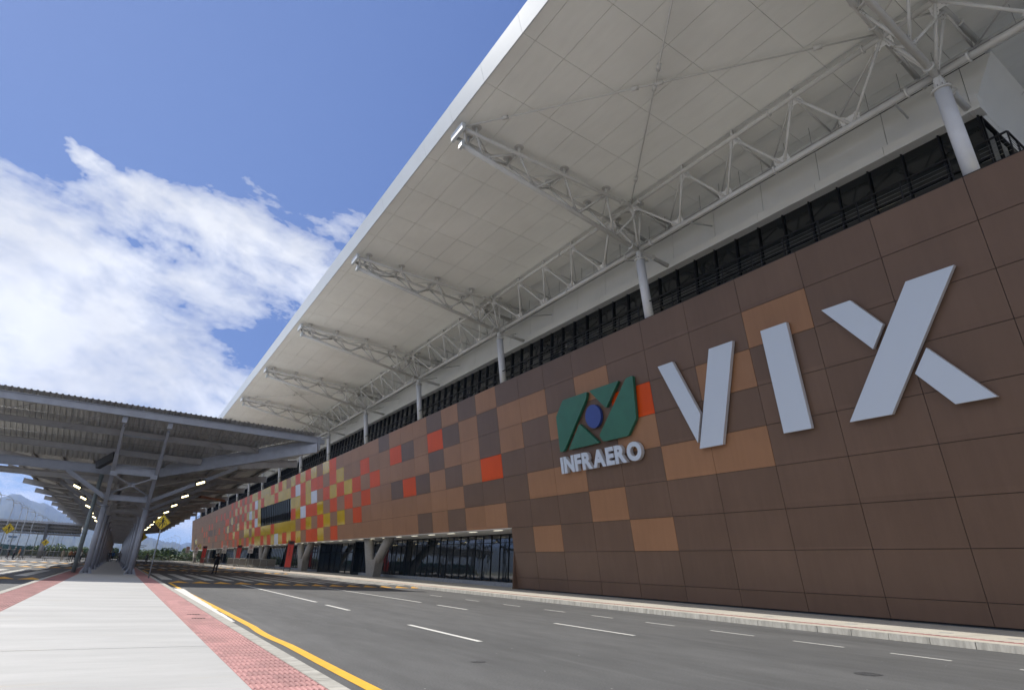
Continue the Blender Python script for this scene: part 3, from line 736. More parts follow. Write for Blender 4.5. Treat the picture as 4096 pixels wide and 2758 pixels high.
for s_ in (-1, 1):
    for i, xt in enumerate(tops):
        T_ = Vector((xt, s_*ytop(xt), zt(xt)))
        for xb_ in ([bots[i-1]] if i else [])+[bots[i]]:
            B_ = Vector((xb_, 0, zb(xb_))); member(mb, T_, B_, .060)
            d = (B_-T_).normalized()
            for q, sg in ((T_+d*.28, 1), (B_-d*.30, -1)):
                nn = d.cross(Vector((1, 0, 0))).normalized(); plate(mb, q, d, Vector((1, 0, 0)), .30, .20, .02, m_white); bolts(mb, q, d, nn, .018)
        mb.tube((xt, s_*ytop(xt), zt(xt)), (xt, s_*ytop(xt), rz(xt)), .09, m_white, 10); mb.tube((xt, s_*ytop(xt), rz(xt)-.02), (xt, s_*ytop(xt), rz(xt)-.005), .26, m_white, 16)
    for xb_ in bots[:-1]: plate(mb, (xb_, 0, zb(xb_)+.18), (1, 0, -.15), (0, s_*.6, 1), .7, .30, .025, m_white)
for i in range(len(tops)-1):
    xa, xb2 = tops[i], tops[i+1]; xm = (xa+xb2)/2
    member(mb, (xa, -ytop(xa), zt(xa)), (xm, ytop(xm), zt(xm)), .04); member(mb, (xm, ytop(xm), zt(xm)), (xb2, -ytop(xb2), zt(xb2)), .04)
    member(mb, (xa, -ytop(xa), zt(xa)), (xa, ytop(xa), zt(xa)), .045)
mb.build('truss_bracing', trp)
mb = MB()
mb.hexa([(9.70, -.62, 21.98), (9.86, -.62, 21.98), (9.86, .62, 21.98), (9.70, .62, 21.98), (9.66, -.62, 22.36), (9.86, -.62, 22.36), (9.86, .62, 22.36), (9.66, .62, 22.36)], m_fascia)
mb.hexa([(9.93, -.17, 21.32), (10.1, -.17, 21.32), (10.1, .17, 21.32), (9.93, .17, 21.32), (9.95, -.17, 21.70), (10.1, -.17, 21.70), (10.1, .17, 21.70), (9.95, .17, 21.70)], m_fascia)
member(mb, (9.95, -.35, 22.1), (10.3, 0, 21.5), .06); member(mb, (9.95, .35, 22.1), (10.3, 0, 21.5), .06)
mb.build('end_plate', trp)
# eaves truss: bay from column to next (local Y 0..BAY)
UX, UZ, LX, LZ, IX, IZ = 20.95, 21.78, 22.34, 19.74, 24.0, 21.35
mb = MB(); mb.tube((LX, 0, LZ), (LX, BAY, LZ), .138, m_white, 16)
for yv in (1.05, 6.9, BAY-1.05): mb.tube((LX, yv-.04, LZ), (LX, yv+.04, LZ), .21, m_white, 18)
eap = mb.build('eaves_truss', BLD)
mb = MB(); mb.tube((UX, 0, UZ), (UX, BAY, UZ), .115, m_white, 16)
for yv in (1.7, 6.0, BAY-1.6): mb.tube((UX, yv-.035, UZ), (UX, yv+.035, UZ), .18, m_white, 16)
mb.build('top_chord', eap)
mb = MB(); mb.tube((IX, 0, IZ), (IX, BAY, IZ), .12, m_white, 12); mb.box((IX-.5, 0, IZ-.45), (IX-.15, BAY, IZ-.40), m_steelw)
for i in range(12): mb.box((IX-.34, i*1.34+.3, IZ-.44), (IX-.32, i*1.34+.32, rz(IX)), m_steelw)
mb.build('inner_chord', eap)
mb = MB(); Us = [.95, 4.82, 8.03, 11.24, BAY-.95]; Ls = [0, 3.212, 6.424, 9.636, 12.848, BAY]
def web(a, b_, r, n=(1, 0, .7)):
    a = Vector(a); b_ = Vector(b_); member(mb, a, b_, r, pl=.1); d = (b_-a).normalized(); nn = Vector((LZ-UZ, 0, UX-LX)).normalized()
    nn = Vector((UZ-LZ, 0, LX-UX)).normalized()
    for q in (a+d*.34, b_-d*.36):
        plate(mb, q, d, nn.cross(d), .34, .24, .03, m_white); bolts(mb, q, d, nn)
for i, yu in enumerate(Us):
    for yl in (Ls[i], Ls[i+1]): web((UX, yu, UZ), (LX, yl, LZ), .068)
    nn = Vector((UZ-LZ, 0, LX-UX)).normalized(); pd = Vector((LX-UX, 0, LZ-UZ)).normalized()
    plate(mb, Vector((UX, yu, UZ))+pd*.20, (0, 1, 0), pd, .55, .34, .025, m_white)
for yl in Ls[1:-1]: plate(mb, Vector((LX, yl, LZ))-pd*.22, (0, 1, 0), pd, .75, .36, .025, m_white)
for i, yu in enumerate(Us):
    for yl in (Ls[i], Ls[i+1]): member(mb, (IX, yu, IZ), (LX, yl, LZ), .045)
    member(mb, (UX, yu, UZ), (IX, yu, IZ), .05)
    if i < 4: member(mb, (UX, yu, UZ), (IX, Us[i+1], IZ), .04)
    mb.tube((UX, yu, UZ), (UX, yu, rz(UX)), .08, m_white, 8)
for yv in (2.2, 7.5, 13.0):
    member(mb, (LX, yv-.6, LZ+.0), (25.4, yv, 21.0), .05) if yv != 7.5 else None
mb.build('truss_bracing', eap)
for o in (colp, trp, eap): o.location = (0, YB0, 0)
for k in range(-1, NB):
    if k == 0: continue
    for o in (colp, trp, eap):
        c = copy_tree(o, BLD); c.location = (0, YB0+BAY*k, 0)
# X tie rods
for k in (0, 4, 9, 14):
    mb = MB(); ya, yb = YB0+BAY*k, YB0+BAY*(k+1)
    for a, b_ in (((9.95, yb-.4, 22.35), (20.9, ya+1.0, 21.95)), ((20.9, yb-.95, 21.95), (9.95, ya+.4, 22.35))):
        mb.tube(a, b_, .035, m_white, 8); A = Vector(a); B = Vector(b_)
        for t_ in (.12, .47, .53, .88):
            p = A.lerp(B, t_); d = (B-A).normalized(); mb.tube(p-d*.16, p+d*.16, .10, m_white, 8)
    mb.build('tie_rods', BLD)
# railing on the parapet
def railing(y0, y1):
    mb = MB(); X = 22.55; n = round((y1-y0)/1.606)
    for i in range(n):
        yy = y0+i*(y1-y0)/n; mb.box((X-.012, yy-.022, 14.92), (X+.035, yy+.022, 16.19), m_black)
    mb.box((X-.02, y0, 16.16), (X+.055, y1, 16.21), m_black)
    for j in range(6): mb.tube((X+.01, y0, 15.05+j*.18), (X+.01, y1, 15.05+j*.18), .006, m_cable, 4)
    return mb.build('railing', BLD)
railing(4.3, YB0-.45); railing(YB0+.45, YB0+BAY-.45)
mb = MB(); mb.box((22.6, 4.27, 16.16), (25.3, 4.33, 16.21), m_black)
for x in (23.4, 24.4, 25.2): mb.box((x, 4.27, 14.92), (x+.05, 4.33, 16.18), m_black)
for j in range(8): mb.tube((22.56, 4.3, 15.0+j*.142), (25.3, 4.3, 15.0+j*.142), .007, m_cable, 4)
mb.build('railing', BLD)
for k in range(1, NB-1): railing(YB0+BAY*k+.45, YB0+BAY*(k+1)-.45)
mb = MB()
for dy, L in ((-1.55, .95), (2.1, .85)):
    mb.box((22.36, dy, 15.02), (22.50, dy+L, 15.08), m_led); mb.box((22.37, dy-.1, 14.93), (22.52, dy+L+.1, 15.015), m_lampbody)
lf = mb.build('parapet_light', BLD); lf.location = (0, YB0, 0)
for k in range(1, NB): c = lf.copy(); COL.objects.link(c); c.parent = BLD; c.location = (0, YB0+BAY*k, 0)

# ------------------------------------------------------------------ signs on the facade
LH0, LH1 = .06, .27
def fsign(polys, name, par, h0=LH0, h1=LH1, m=m_letter, ms=m_letside, bev=.012):
    mb = MB()
    for p in polys:
        mb.prism(p, lambda c, L, h: FP(c, L, h), h0, h1, m, ms)
    o = mb.build(name, par, recalc=True)
    if bev:
        md = o.modifiers.new('bevel', 'BEVEL'); md.width = bev; md.segments = 2; md.limit_method = 'ANGLE'
    return o
E0 = empty('airport_code_sign'); tag(E0, 'three giant white letters spelling VIX fixed across the dark brown cladding', 'sign')
fsign([[(2.693, 12.24), (2.369, 12.24), (2.015, 9.22), (2.165, 7.84)], [(1.624, 12.24), (1.186, 12.24), (1.72, 7.54), (2.153, 7.54)]], 'letter', E0)
fsign([[(.718, 12.24), (.316, 12.24), (.325, 7.54), (.724, 7.54)]], 'letter', E0)
fsign([[(-1.196, 12.2), (-1.691, 12.2), (-.657, 7.51), (-.163, 7.51)], [(-.181, 12.22), (-.554, 12.22), (-.839, 10.897), (-.654, 10.073)], [(-1.195, 9.617), (-1.673, 7.47), (-1.297, 7.47), (-1.009, 8.799)]], 'letter', E0)
E1 = empty('emblem_sign'); tag(E1, 'green emblem of four angular pieces around a blue disc left of the big V', 'sign')
def rnd(poly, r=.12, n=3):
    out_ = []; N = len(poly)
    for i in range(N):
        p0, p, p1 = [Vector((q[0]*PW, q[1])) for q in (poly[i-1], poly[i], poly[(i+1) % N])]
        a = (p0-p); b_ = (p1-p); ra = min(r, a.length*.45); rb = min(r, b_.length*.45)
        A = p+a.normalized()*ra; B = p+b_.normalized()*rb
        for k in range(n+1):
            t = k/n; q = A*(1-t)**2+p*2*t*(1-t)+B*t*t; out_.append((q.x/PW, q.y))
    return out_
for P_ in ([(5.62, 11.28), (5.334, 12.22), (4.56, 12.22), (4.60, 11.84), (5.498, 8.93), (5.63, 8.93)],
           [(5.345, 8.945), (4.913, 10.42), (4.41, 8.945)],
           [(4.50, 12.235), (3.66, 12.235), (4.095, 10.86)],
           [(3.47, 12.24), (3.30, 12.24), (3.375, 9.825), (3.64, 8.965), (4.30, 8.965), (4.39, 9.38)]):
    fsign([rnd(P_)], 'emblem_piece', E1, .06, .26, m_green, m_green)
fsign([[(4.487+.72/PW*cos(i*pi/24), 10.62+.72*sin(i*pi/24)) for i in range(48)]], 'emblem_disc', E1, .06, .26, m_blue, m_blue)
E2 = empty('operator_name_sign'); tag(E2, 'row of raised pale letters reading INFRAERO under the green emblem', 'sign')
def glyph(ch):
    cu = bpy.data.curves.new('letter', 'FONT'); cu.body = ch; cu.size = 1; cu.extrude = .12; cu.offset = .050; cu.resolution_u = 4
    o = bpy.data.objects.new('letter', cu); COL.objects.link(o); bpy.context.view_layer.update()
    me = bpy.data.meshes.new_from_object(o.evaluated_get(bpy.context.evaluated_depsgraph_get())); bpy.data.objects.remove(o); bpy.data.curves.remove(cu)
    return me
gl = [glyph(ch) for ch in 'INFRAERO']
ext = [(min(v.co.x for v in me.vertices), max(v.co.x for v in me.vertices), min(v.co.y for v in me.vertices), max(v.co.y for v in me.vertices)) for me in gl]
SPC = .055; tot = sum(e[1]-e[0] for e in ext)+SPC*7; C_L, C_R = 5.642, 3.366
kx = (C_L-C_R)*PW/tot; xpos = 0
for me, e in zip(gl, ext):
    hgt = ext[0][3]-ext[0][2]; sy_ = 1.05/hgt; z0 = ext[0][2]
    me.materials.clear(); me.materials.append(m_letter); me.materials.append(m_letside)
    for v in me.vertices:
        x = (v.co.x-e[0]+xpos)*kx; L = 7.53+(v.co.y-z0)*sy_; h = .06 if v.co.z < 0 else .30
        v.co = FP(C_L-x/PW, L, h)
    nrm = Vector((-CAo, 0, -SA))
    me.update()
    for p in me.polygons: p.material_index = 0 if abs(p.normal.dot(nrm)) > .7 else 1; p.use_smooth = False
    o = bpy.data.objects.new('letter', me); COL.objects.link(o); o.parent = E2
    xpos += e[1]-e[0]+SPC
# ------------------------------------------------------------------ walkway canopy
CAN = empty('walkway_canopy'); tag(CAN, 'long grey steel canopy with raised wings on paired posts over the central walkway', 'canopy')
FY, FS, NF = 49.3, 12.2, 15
XC = (-1.41, 1.07)
colb = []
for k in range(NF):
    for s_, xc in enumerate(XC):
        if k == 0:
            mb = MB(); mb.tube((xc, 0, WZ), (xc, 0, 4.42), .178, m_steel, 18)
            mb.tube((xc, 0, 4.40), (xc, 0, 4.46), .29, m_steel, 18)
            c = mb.build('post', CAN); c.location = (0, FY, 0)
            mb = MB(); mb.box((xc-.35, -.35, WZ), (xc+.35, .35, WZ+.04), m_steel)
            for a in range(8):
                d = Vector((cos(a*pi/4), sin(a*pi/4), 0)); p = Vector((xc, 0, WZ+.04))
                sd = Vector((-d.y, d.x, 0))*.012; r0 = .17; r1 = .33 if a % 2 == 0 else .40
                q = [p+d*r0, p+d*r1, p+d*r1+Vector((0, 0, .06)), p+d*r0+Vector((0, 0, .38))]
                mb.face([x-sd for x in q], m_steel); mb.face([x+sd for x in reversed(q)], m_steel); mb.face([q[1]-sd, q[1]+sd, q[2]+sd, q[2]-sd], m_steel); mb.face([q[2]-sd, q[2]+sd, q[3]+sd, q[3]-sd], m_steel)
            for a in range(8):
                d = Vector((cos(a*pi/4+.39), sin(a*pi/4+.39), 0)); mb.tube(Vector((xc, 0, WZ+.04))+d*.29, Vector((xc, 0, WZ+.10))+d*.29, .028, m_black, 6)
            mb.build('base_plate', c); colb.append(c)
        else:
            c = copy_tree(colb[s_], CAN); c.location = (0, FY+FS*k, 0)
# first frame: raking masts to the front beam
fb = lambda y: 9.98-.425*(y-43.0)        # sheet height over the front bay
mast = lambda s_, t: Vector((XC[s_]+(-.06 if s_ == 0 else -.02)*t, FY-6.15*t, 4.46+5.05*t))
for s_ in (0, 1):
    mb = MB(); a, b_ = mast(s_, 0), mast(s_, .90)
    mb.beam(a, mast(s_, .62), .24, .30, m_steel, upv=(0, 1, .2)); mb.beam(mast(s_, .62), b_, .17, .24, m_steel, upv=(0, 1, .2)); mb.beam(b_, mast(s_, .985), .08, .12, m_steel, upv=(0, 1, .2))
    q = mast(s_, .985); mb.box((q.x-.14, q.y-.08, q.z-.35), (q.x+.14, q.y-.02, q.z+.30), m_steel)
    mb.build('raking_mast', CAN)
def xframe(lo, hi, name):
    mb = MB()
    la, lb = lo; ha, hb = hi
    mb.ibeam(la, lb, .22, .36, m_steel); mb.ibeam(ha, hb, .22, .62, m_steel)
    la, lb, ha, hb = map(Vector, (la, lb, ha, hb)); up_ = Vector((0, 0, .30))
    mb.beam(la+up_*.8, hb-up_*1.1, .09, .11, m_steel, upv=(0, 1, 0)); mb.beam(lb+up_*.8, ha-up_*1.1, .09, .11, m_steel, upv=(0, 1, 0))
    c = (la+lb+ha+hb)/4; mb.box((c.x-.2, c.y-.07, c.z-.14), (c.x+.2, c.y+.07, c.z+.14), m_steel)
    for p, sx_ in ((la+up_*.6, 1), (lb+up_*.6, -1), (ha-up_, 1), (hb-up_, -1)): mb.box((p.x+.1*sx_-.2, p.y-.06, p.z-.14), (p.x+.1*sx_+.2, p.y+.06, p.z+.14), m_steel)
    return mb.build(name, CAN)
xframe((mast(0, .10), mast(1, .10)), (mast(0, .43), mast(1, .43)), 'cross_bracing')
# arms
zarm = lambda x: 7.33+.155*(abs(x)-1.2)
def frame_parts(k):
    Y = FY+FS*k; objs = []
    for sd in (1, -1):
        if k == 0 and sd < 0: continue
        mb = MB(); mb.ibeam((sd*1.1, 0, zarm(1.1)), (sd*10.7, 0, zarm(10.7)), .24, .56, m_steelw, upv=(0, 0, 1))
        mb.box((min(sd*10.70, sd*10.72), -.12, zarm(10.7)-.28), (max(sd*10.70, sd*10.72), .12, zarm(10.7)+.30), m_steel)
        for x in (3.2, 5.4, 7.6, 9.8): mb.box((sd*x-.1, -.13, zarm(x)+.28), (sd*x+.1, .13, zarm(x)+.45), m_steelw)
        for x in (6.0, 6.5): mb.box((sd*x-.12, -.17, zarm(x)-.25), (sd*x-.10, .17, zarm(x)+.25), m_steelw)
        o = mb.build('wing_arm', CAN); o.location = (0, Y, 0); objs.append(o)
    for sd in (1, -1):
        mb = MB(); a = Vector((sd*1.15-.17, 0, 4.85)); b_ = Vector((sd*6.3-.17*0, 0, zarm(6.3)-.2))
        if k == 0 and sd < 0: b_ = a.lerp(b_, .55)
        mb.beam(a, b_, .20, .24, m_steel); mb.beam(a+Vector((0, 0, -.14)), b_+Vector((0, 0, -.14)), .28, .025, m_steel)
        o = mb.build('strut', CAN); o.location = (0, Y, 0); objs.append(o)
    return objs
p0 = frame_parts(0); p1 = frame_parts(1)
mb = MB()
for s_, xc in enumerate(XC): mb.beam((xc, 0, 4.46), (xc, 0, 7.4), .20, .24, m_steelw, upv=(0, 1, 0))
mb.ibeam((XC[0], 0, 4.85), (XC[1], 0, 4.85), .22, .34, m_steelw); mb.ibeam((XC[0], 0, 7.3), (XC[1], 0, 7.3), .22, .5, m_steelw)
mb.beam((XC[0], 0, 5.05), (XC[1], 0, 7.0), .09, .11, m_steelw, upv=(0, 1, 0)); mb.beam((XC[1], 0, 5.05), (XC[0], 0, 7.0), .09, .11, m_steelw, upv=(0, 1, 0))
pf = mb.build('portal_frame', CAN); pf.location = (0, FY+FS, 0); p1.append(pf)
for k in range(2, NF):
    for o in p1: c = o.copy(); COL.objects.link(c); c.parent = CAN; c.location = (0, FY+FS*k, 0)
# longitudinal eaves ties and purlins
yE = FY+FS*(NF-1)+3
for sd in (1, -1):
    for x in (1.3, 3.2, 5.4, 7.6, 9.8):
        mb = MB(); mb.ibeam((sd*x, FY, zarm(x)+.52), (sd*x, yE, zarm(x)+.52), .16, .22, m_steelw); mb.build('purlin', CAN)
    mb = MB()
    for k in range(0, NF-1):
        if k == 0 and sd < 0: continue
        a = FY+FS*k; mb.tube((sd*10.5, a, 9.0), (sd*9.8, a+2.2, 9.1), .03, m_steelw, 6); mb.tube((sd*1.4, a, 7.1), (sd*8.8, a+FS, 8.4), .045, m_steelw, 6); mb.tube((sd*8.8, a, 8.4), (sd*1.4, a+FS, 7.1), .045, m_steelw, 6)
    mb.build('wind_bracing', CAN)
mb = MB(); mb.beam((6.3, FY+FS*2, 7.7), (10.3, FY+FS*3, 8.5), .25, .25, m_primer); mb.build('primer_brace', CAN)
# wing sheets, corrugated across
def corr(P, u0, u1, v0, v1, pitch, h, m, mb, top=.03):
    """trapezoidal sheet: ribs follow v; P(u, v) base point"""
    n = int((u1-u0)/pitch)
    for i in range(n):
        a = u0+i*pitch
        st = [(0, 0), (.52, 0), (.62, h), (.88, h), (.98, 0), (1.0, 0)]
        va0, va1 = v0(a) if callable(v0) else v0, v1(a) if callable(v1) else v1
        for (p, ha), (q, hb) in zip(st[:-1], st[1:]):
            ua, ub = a+p*pitch, a+q*pitch
            A = P(ua, va0); B = P(ub, va0); C_ = P(ub, va1); D_ = P(ua, va1)
            mb.face([A+Vector((0, 0, ha)), B+Vector((0, 0, hb)), C_+Vector((0, 0, hb)), D_+Vector((0, 0, ha))], m)
for sd in (1, -1):
    mb = MB(); corr(lambda u, v: Vector((sd*v, u, zarm(v)+.63)), FY-.2, yE, .6, 9.95, .305, .05, m_sheet, mb); mb.build('wing_sheet', CAN)
mb = MB(); corr(lambda u, v: Vector((v, u, 7.95)), FY, yE, -.75, .75, .305, .05, m_sheet, mb); mb.build('ridge_sheet', CAN)
# front bay: sheet rising towards the open end
XLf = -14.1
hipx = lambda y: 1.3+(FY-y)/(FY-42.75)*9.35
def vend(u): return FY if u <= 1.3 else FY-(u-1.3)/9.35*(FY-42.75)
mb = MB(); corr(lambda u, v: Vector((u, v, fb(v)+.04)), XLf, 10.5, 42.70, vend, .30, .052, m_sheet, mb); mb.build('front_sheet', CAN)
def rs(x, y): # side sheet right of the hip
    return Vector((x, y, zarm(x)+.63))
mb = MB(); n = 20
for i in range(n):
    ya, yb = FY-.2-(FY-43.2)*i/n, FY-.2-(FY-43.2)*(i+1)/n; xa, xb2 = min(hipx(ya)+.1, 10.4), min(hipx(yb)+.1, 10.4)
    za = lambda x, y: fb(y)+.05 if x < hipx(y)+.2 else fb(43.0)-.35
    mb.face([(xa, ya, fb(ya)), (xb2, yb, fb(yb)), (10.45, yb, 9.45), (10.45, ya, 9.15)], m_sheet)
mb.build('side_sheet', CAN)
mb = MB(); mb.beam((1.36, FY, 6.95), (10.55, 42.85, 9.12), .30, .62, m_steel); mb.beam((1.6, FY-.3, 7.45), (10.5, 43.05, 9.62), .16, .30, m_steel)
mb.build('hip_beam', CAN)
for (y, z, xr, hh) in ((43.0, 9.70, 10.6, .46), (45.2, 8.76, 6.95, .40), (47.4, 7.82, 3.65, .40)):
    mb = MB(); mb.ibeam((XLf, y, z), (xr, y, z), .20, hh, m_steel if y == 43 else m_steelw, upv=(0, -.25 if y > 43 else 0, 1)); mb.build('front_purlin', CAN)
mb = MB(); mb.box((10.5, 42.9, 9.0), (10.72, 43.05, 9.98), m_steel); mb.tube((10.7, 42.9, 9.9), (11.2, 42.95, 10.02), .05, m_lamp, 8); mb.box((10.62, 42.8, 9.45), (10.95, 43.1, 9.8), m_lamp)
mb.build('tip_bracket', CAN)
mb = MB(); mb.ibeam((XLf, FY, 6.80), (XC[0], FY, 6.80), .24, .60, m_steel); mb.build('side_beam', CAN)
mb = MB(); mb.ibeam((XLf, FY+1.6, 6.35), (XC[0], FY+1.6, 6.35), .24, .40, m_primer if False else m_steelw)
mb.beam((-2.4, FY-1.2, 6.9), (-1.55, FY-2.4, 7.5), .3, .5, m_lampbody); mb.build('rear_side_beam', CAN)
mb = MB()
for a, b_ in (((-9.0, 45.2, 8.62), (-6.0, 43.1, 9.48)), ((-4.6, 45.2, 8.62), (-2.4, 43.1, 9.48)), ((1.4, 43.1, 9.48), (4.6, 45.2, 8.62)), ((4.2, 43.1, 9.48), (7.0, 45.2, 8.62))): mb.tube(a, b_, .022, m_steelw, 5)
mb.tube((XLf, 44.1, 9.2), (8.8, 44.1, 9.2), .009, m_cable, 5); mb.tube((XLf, 46.3, 8.3), (5.3, 46.3, 8.3), .009, m_cable, 5)
mb.tube((mast(0, .8)), (mast(1, .8)), .03, m_lamp, 6); mb.tube((mast(0, .47)), (mast(1, .47)), .035, m_lamp, 6)
mb.build('tie_rods', CAN)
mb = MB(); mb.tube((-2.12, 50.35, WZ), (-2.12, 50.35, 6.6), .13, m_dpipe, 14)
for z in (2.6, 4.6): mb.tube((-2.12, 50.35, z), (-2.12, 50.35, z+.05), .16, m_dpipe, 14)
mb.build('downpipe', CAN)

# floodlights under the wings
def floodlight():
    t = empty('floodlight')
    mb = MB(); mb.box((-.34, -.16, .03), (.34, .18, .14), m_lampbody); mb.box((-.08, -.05, .16), (.08, .05, .34), m_lampbody); mb.build('housing', t)
    mb = MB(); 
    for i in range(2): mb.box((-.27, -.12+i*.13, 0.0), (.27, -.02+i*.13, .028), m_led)
    mb.build('lens', t); return t
fl = floodlight(); first = True
for sd in (1, -1):
    for k in range(0 if sd > 0 else 1, 9):
        o = fl if first else copy_tree(fl); first = False
        o.location = (sd*4.05, FY+FS*k-.32, 6.50); o.rotation_euler = (radians(-28), radians(-24)*sd, 0)
        pl_ = ['nearest', 'second', 'third', 'fourth', 'fifth', 'sixth', 'seventh', 'eighth', 'ninth'][k if sd > 0 else k-1]
        tag(o, '%s lit lamp under the %s wing of the walkway canopy' % (pl_, 'right' if sd > 0 else 'left'), 'lamp', 'lit lamps under the canopy wings')

# ------------------------------------------------------------------ distant second canopy
def corr_face(mb, x0, x1, ya, za, yb, zb, m):
    n = int(abs(x1-x0)/.6)
    for i in range(n):
        u0 = x0+i*.6
        for (p, ha), (q, hb) in (((0, 0), (.32, 0)), ((.32, 0), (.38, .07)), ((.38, .07), (.54, .07)), ((.54, .07), (.6, 0))):
            mb.face([(u0+p, ya, za+ha), (u0+q, ya, za+hb), (u0+q, yb, zb+hb), (u0+p, yb, zb+ha)], m)
C2 = empty('distant_canopy'); tag(C2, 'distant grey canopy crossing behind the barriers on the left', 'canopy')
Y2 = 196.
mb = MB(); corr_face(mb, -60, -9, Y2-5, 8.55, Y2, 6.0, m_sheet); corr_face(mb, -60, -9, Y2, 6.0, Y2+6, 8.6, m_sheet); mb.build('roof_sheet', C2)
mb = MB(); mb.box((-60, Y2-5.1, 8.1), (-9, Y2-4.95, 8.55), m_steel); mb.box((-60, Y2-3.4, 7.3), (-9, Y2-3.2, 7.7), m_steelw); mb.box((-60, Y2-1.8, 6.5), (-9, Y2-1.6, 6.9), m_steelw); mb.box((-60, Y2-.3, 5.55), (-9, Y2+.3, 5.95), m_steelw); mb.build('beams', C2)
for x in (-16.3, -30, -44, -58):
    mb = MB(); mb.tube((x, Y2, 0), (x, Y2, 4.3), .55, m_steelw, 10); mb.beam((x, Y2, 4.2), (x, Y2-4.9, 8.3), .5, .7, m_steel); mb.beam((x, Y2, 4.2), (x, Y2+4.9, 8.3), .5, .7, m_steel); mb.build('post', C2)

# ------------------------------------------------------------------ street signs
def strip2(mb, pts, w, F, m):
    for a, b_ in zip(pts[:-1], pts[1:]):
        d = Vector((b_[0]-a[0], b_[1]-a[1])).normalized(); n = Vector((-d.y, d.x))*w/2
        mb.face([F(a[0]+n.x, a[1]+n.y), F(a[0]-n.x, a[1]-n.y), F(b_[0]-n.x, b_[1]-n.y), F(b_[0]+n.x, b_[1]+n.y)], m)
def crossing_sign(pos, size, H, rz_, label, lean=0.0):
    t = empty('crossing_sign', pos, rz_); tag(t, label, 'sign', 'yellow pedestrian crossing signs')
    mb = MB(); mb.tube((0, .035, 0), (0, .035, H+size*.9), .036, m_lamp, 10); mb.build('pole', t)
    R = size/2*1.414; c = H+R*.98
    def pl(r, y, m, mb): mb.prism([(-r, 0), (0, -r), (r, 0), (0, r)], lambda u, v, h: Vector((u, h, c+v)), y+.004, y, m)
    mb = MB(); pl(R, -.004, m_yel, mb); p = mb.build('sign_plate', t, recalc=True)
    mb = MB(); F = lambda u, v: Vector((u*R, -.010, c+v*R))
    r0, r1 = .93, .88
    for (a, b_) in (((0, -1), (1, 0)), ((1, 0), (0, 1)), ((0, 1), (-1, 0)), ((-1, 0), (0, -1))):
        mb.face([F(a[0]*r0, a[1]*r0), F(b_[0]*r0, b_[1]*r0), F(b_[0]*r1, b_[1]*r1), F(a[0]*r1, a[1]*r1)], m_sblack)
    mb.face([F(.02+.10*cos(i*pi/8), .56+.10*sin(i*pi/8)) for i in range(16)], m_sblack)
    mb.face([F(-.10, .42), F(-.10, -.05), F(.16, -.05), F(.14, .42)], m_sblack)
    strip2(mb, [(-.08, .38), (-.30, .25), (-.42, .26)], .06, F, m_sblack); strip2(mb, [(.10, .38), (.32, .20), (.42, .12)], .06, F, m_sblack)
    strip2(mb, [(-.03, 0), (-.18, -.28), (-.30, -.52)], .11, F, m_sblack); strip2(mb, [(.09, 0), (.10, -.28), (.06, -.60)], .12, F, m_sblack)
    strip2(mb, [(-.33, -.52), (-.20, -.52)], .06, F, m_sblack); strip2(mb, [(.0, -.62), (.14, -.62)], .06, F, m_sblack)
    for x0, dx in ((-.55, .10), (-.38, .14), (.30, -.03), (.50, -.06)): strip2(mb, [(x0+dx, .02), (x0, -.28 if abs(x0) > .4 else -.36)], .07, F, m_sblack)
    mb.build('pictogram', p); return t
crossing_sign((1.88, 41.3, WZ), .62, 2.66, 0, 'large yellow diamond pedestrian crossing sign on a pole beside the red paving', )
crossing_sign((1.95, 77.0, WZ), .72, 2.62, 0, 'yellow diamond crossing sign half hidden behind the right row of canopy posts')
crossing_sign((-12.3, 100.0, 0), .95, 3.3, 0, 'yellow diamond crossing sign cut by the left edge of the photo')
crossing_sign((-13.2, 163.0, 0), 1.0, 2.6, 0, 'small yellow diamond crossing sign in front of the round tree on the left')
def parking_sign(pos, label, s=1.0, icon=0):
    t = empty('parking_sign', pos, radians(12)); tag(t, label, 'sign', 'white parking rule signs')
    mb = MB(); mb.tube((0, .04, 0), (0, .04, 3.0*s), .035, m_lamp, 8); mb.build('pole', t)
    mb = MB(); mb.box((-.36*s, -.01, 2.05*s), (.36*s, .01, 3.25*s), m_swhite); p = mb.build('sign_plate', t)
    mb = MB(); c = (0, 2.90*s)
    F = lambda u, v: Vector((u*s, -.016, c[1]+v*s))
    for i in range(24):
        a, b_ = i*2*pi/24, (i+1)*2*pi/24; mb.face([F(.25*cos(a), .25*sin(a)), F(.25*cos(b_), .25*sin(b_)), F(.205*cos(b_), .205*sin(b_)), F(.205*cos(a), .205*sin(a))], m_sred)
    if icon == 0:
        strip2(mb, [(-.16, .15), (.15, -.16)], .045, F, m_sred); strip2(mb, [(.15, .15), (-.16, -.16)], .045, F, m_sred)
    strip2(mb, [(-.05, -.13), (-.05, .13)], .05, F, m_sblack); strip2(mb, [(-.07, .11), (.10, .11)], .045, F, m_sblack); strip2(mb, [(-.05, 0), (.08, 0)], .045, F, m_sblack); strip2(mb, [(-.07, -.11), (.10, -.11)], .045, F, m_sblack)
    for j, (w_, z) in enumerate(((.18, -.42), (.28, -.55), (.30, -.68))): strip2(mb, [(-w_, z), (w_, z)], .06, F, m_sblack)
    mb.build('sign_face_marks', p)
parking_sign((18.55, 108.5, PZ), 'white no parking sign with red ring standing on the kerb between the red banners', 1.15)
parking_sign((17.2, 128.0, PZ), 'white parking sign directly above the head of the man in black', 1.15, 1)
parking_sign((14.6, 170.0, 0), 'left one of two small distant white signs behind the barriers', 1.25)
parking_sign((16.6, 171.0, 0), 'right one of two small distant white signs behind the barriers', 1.25)

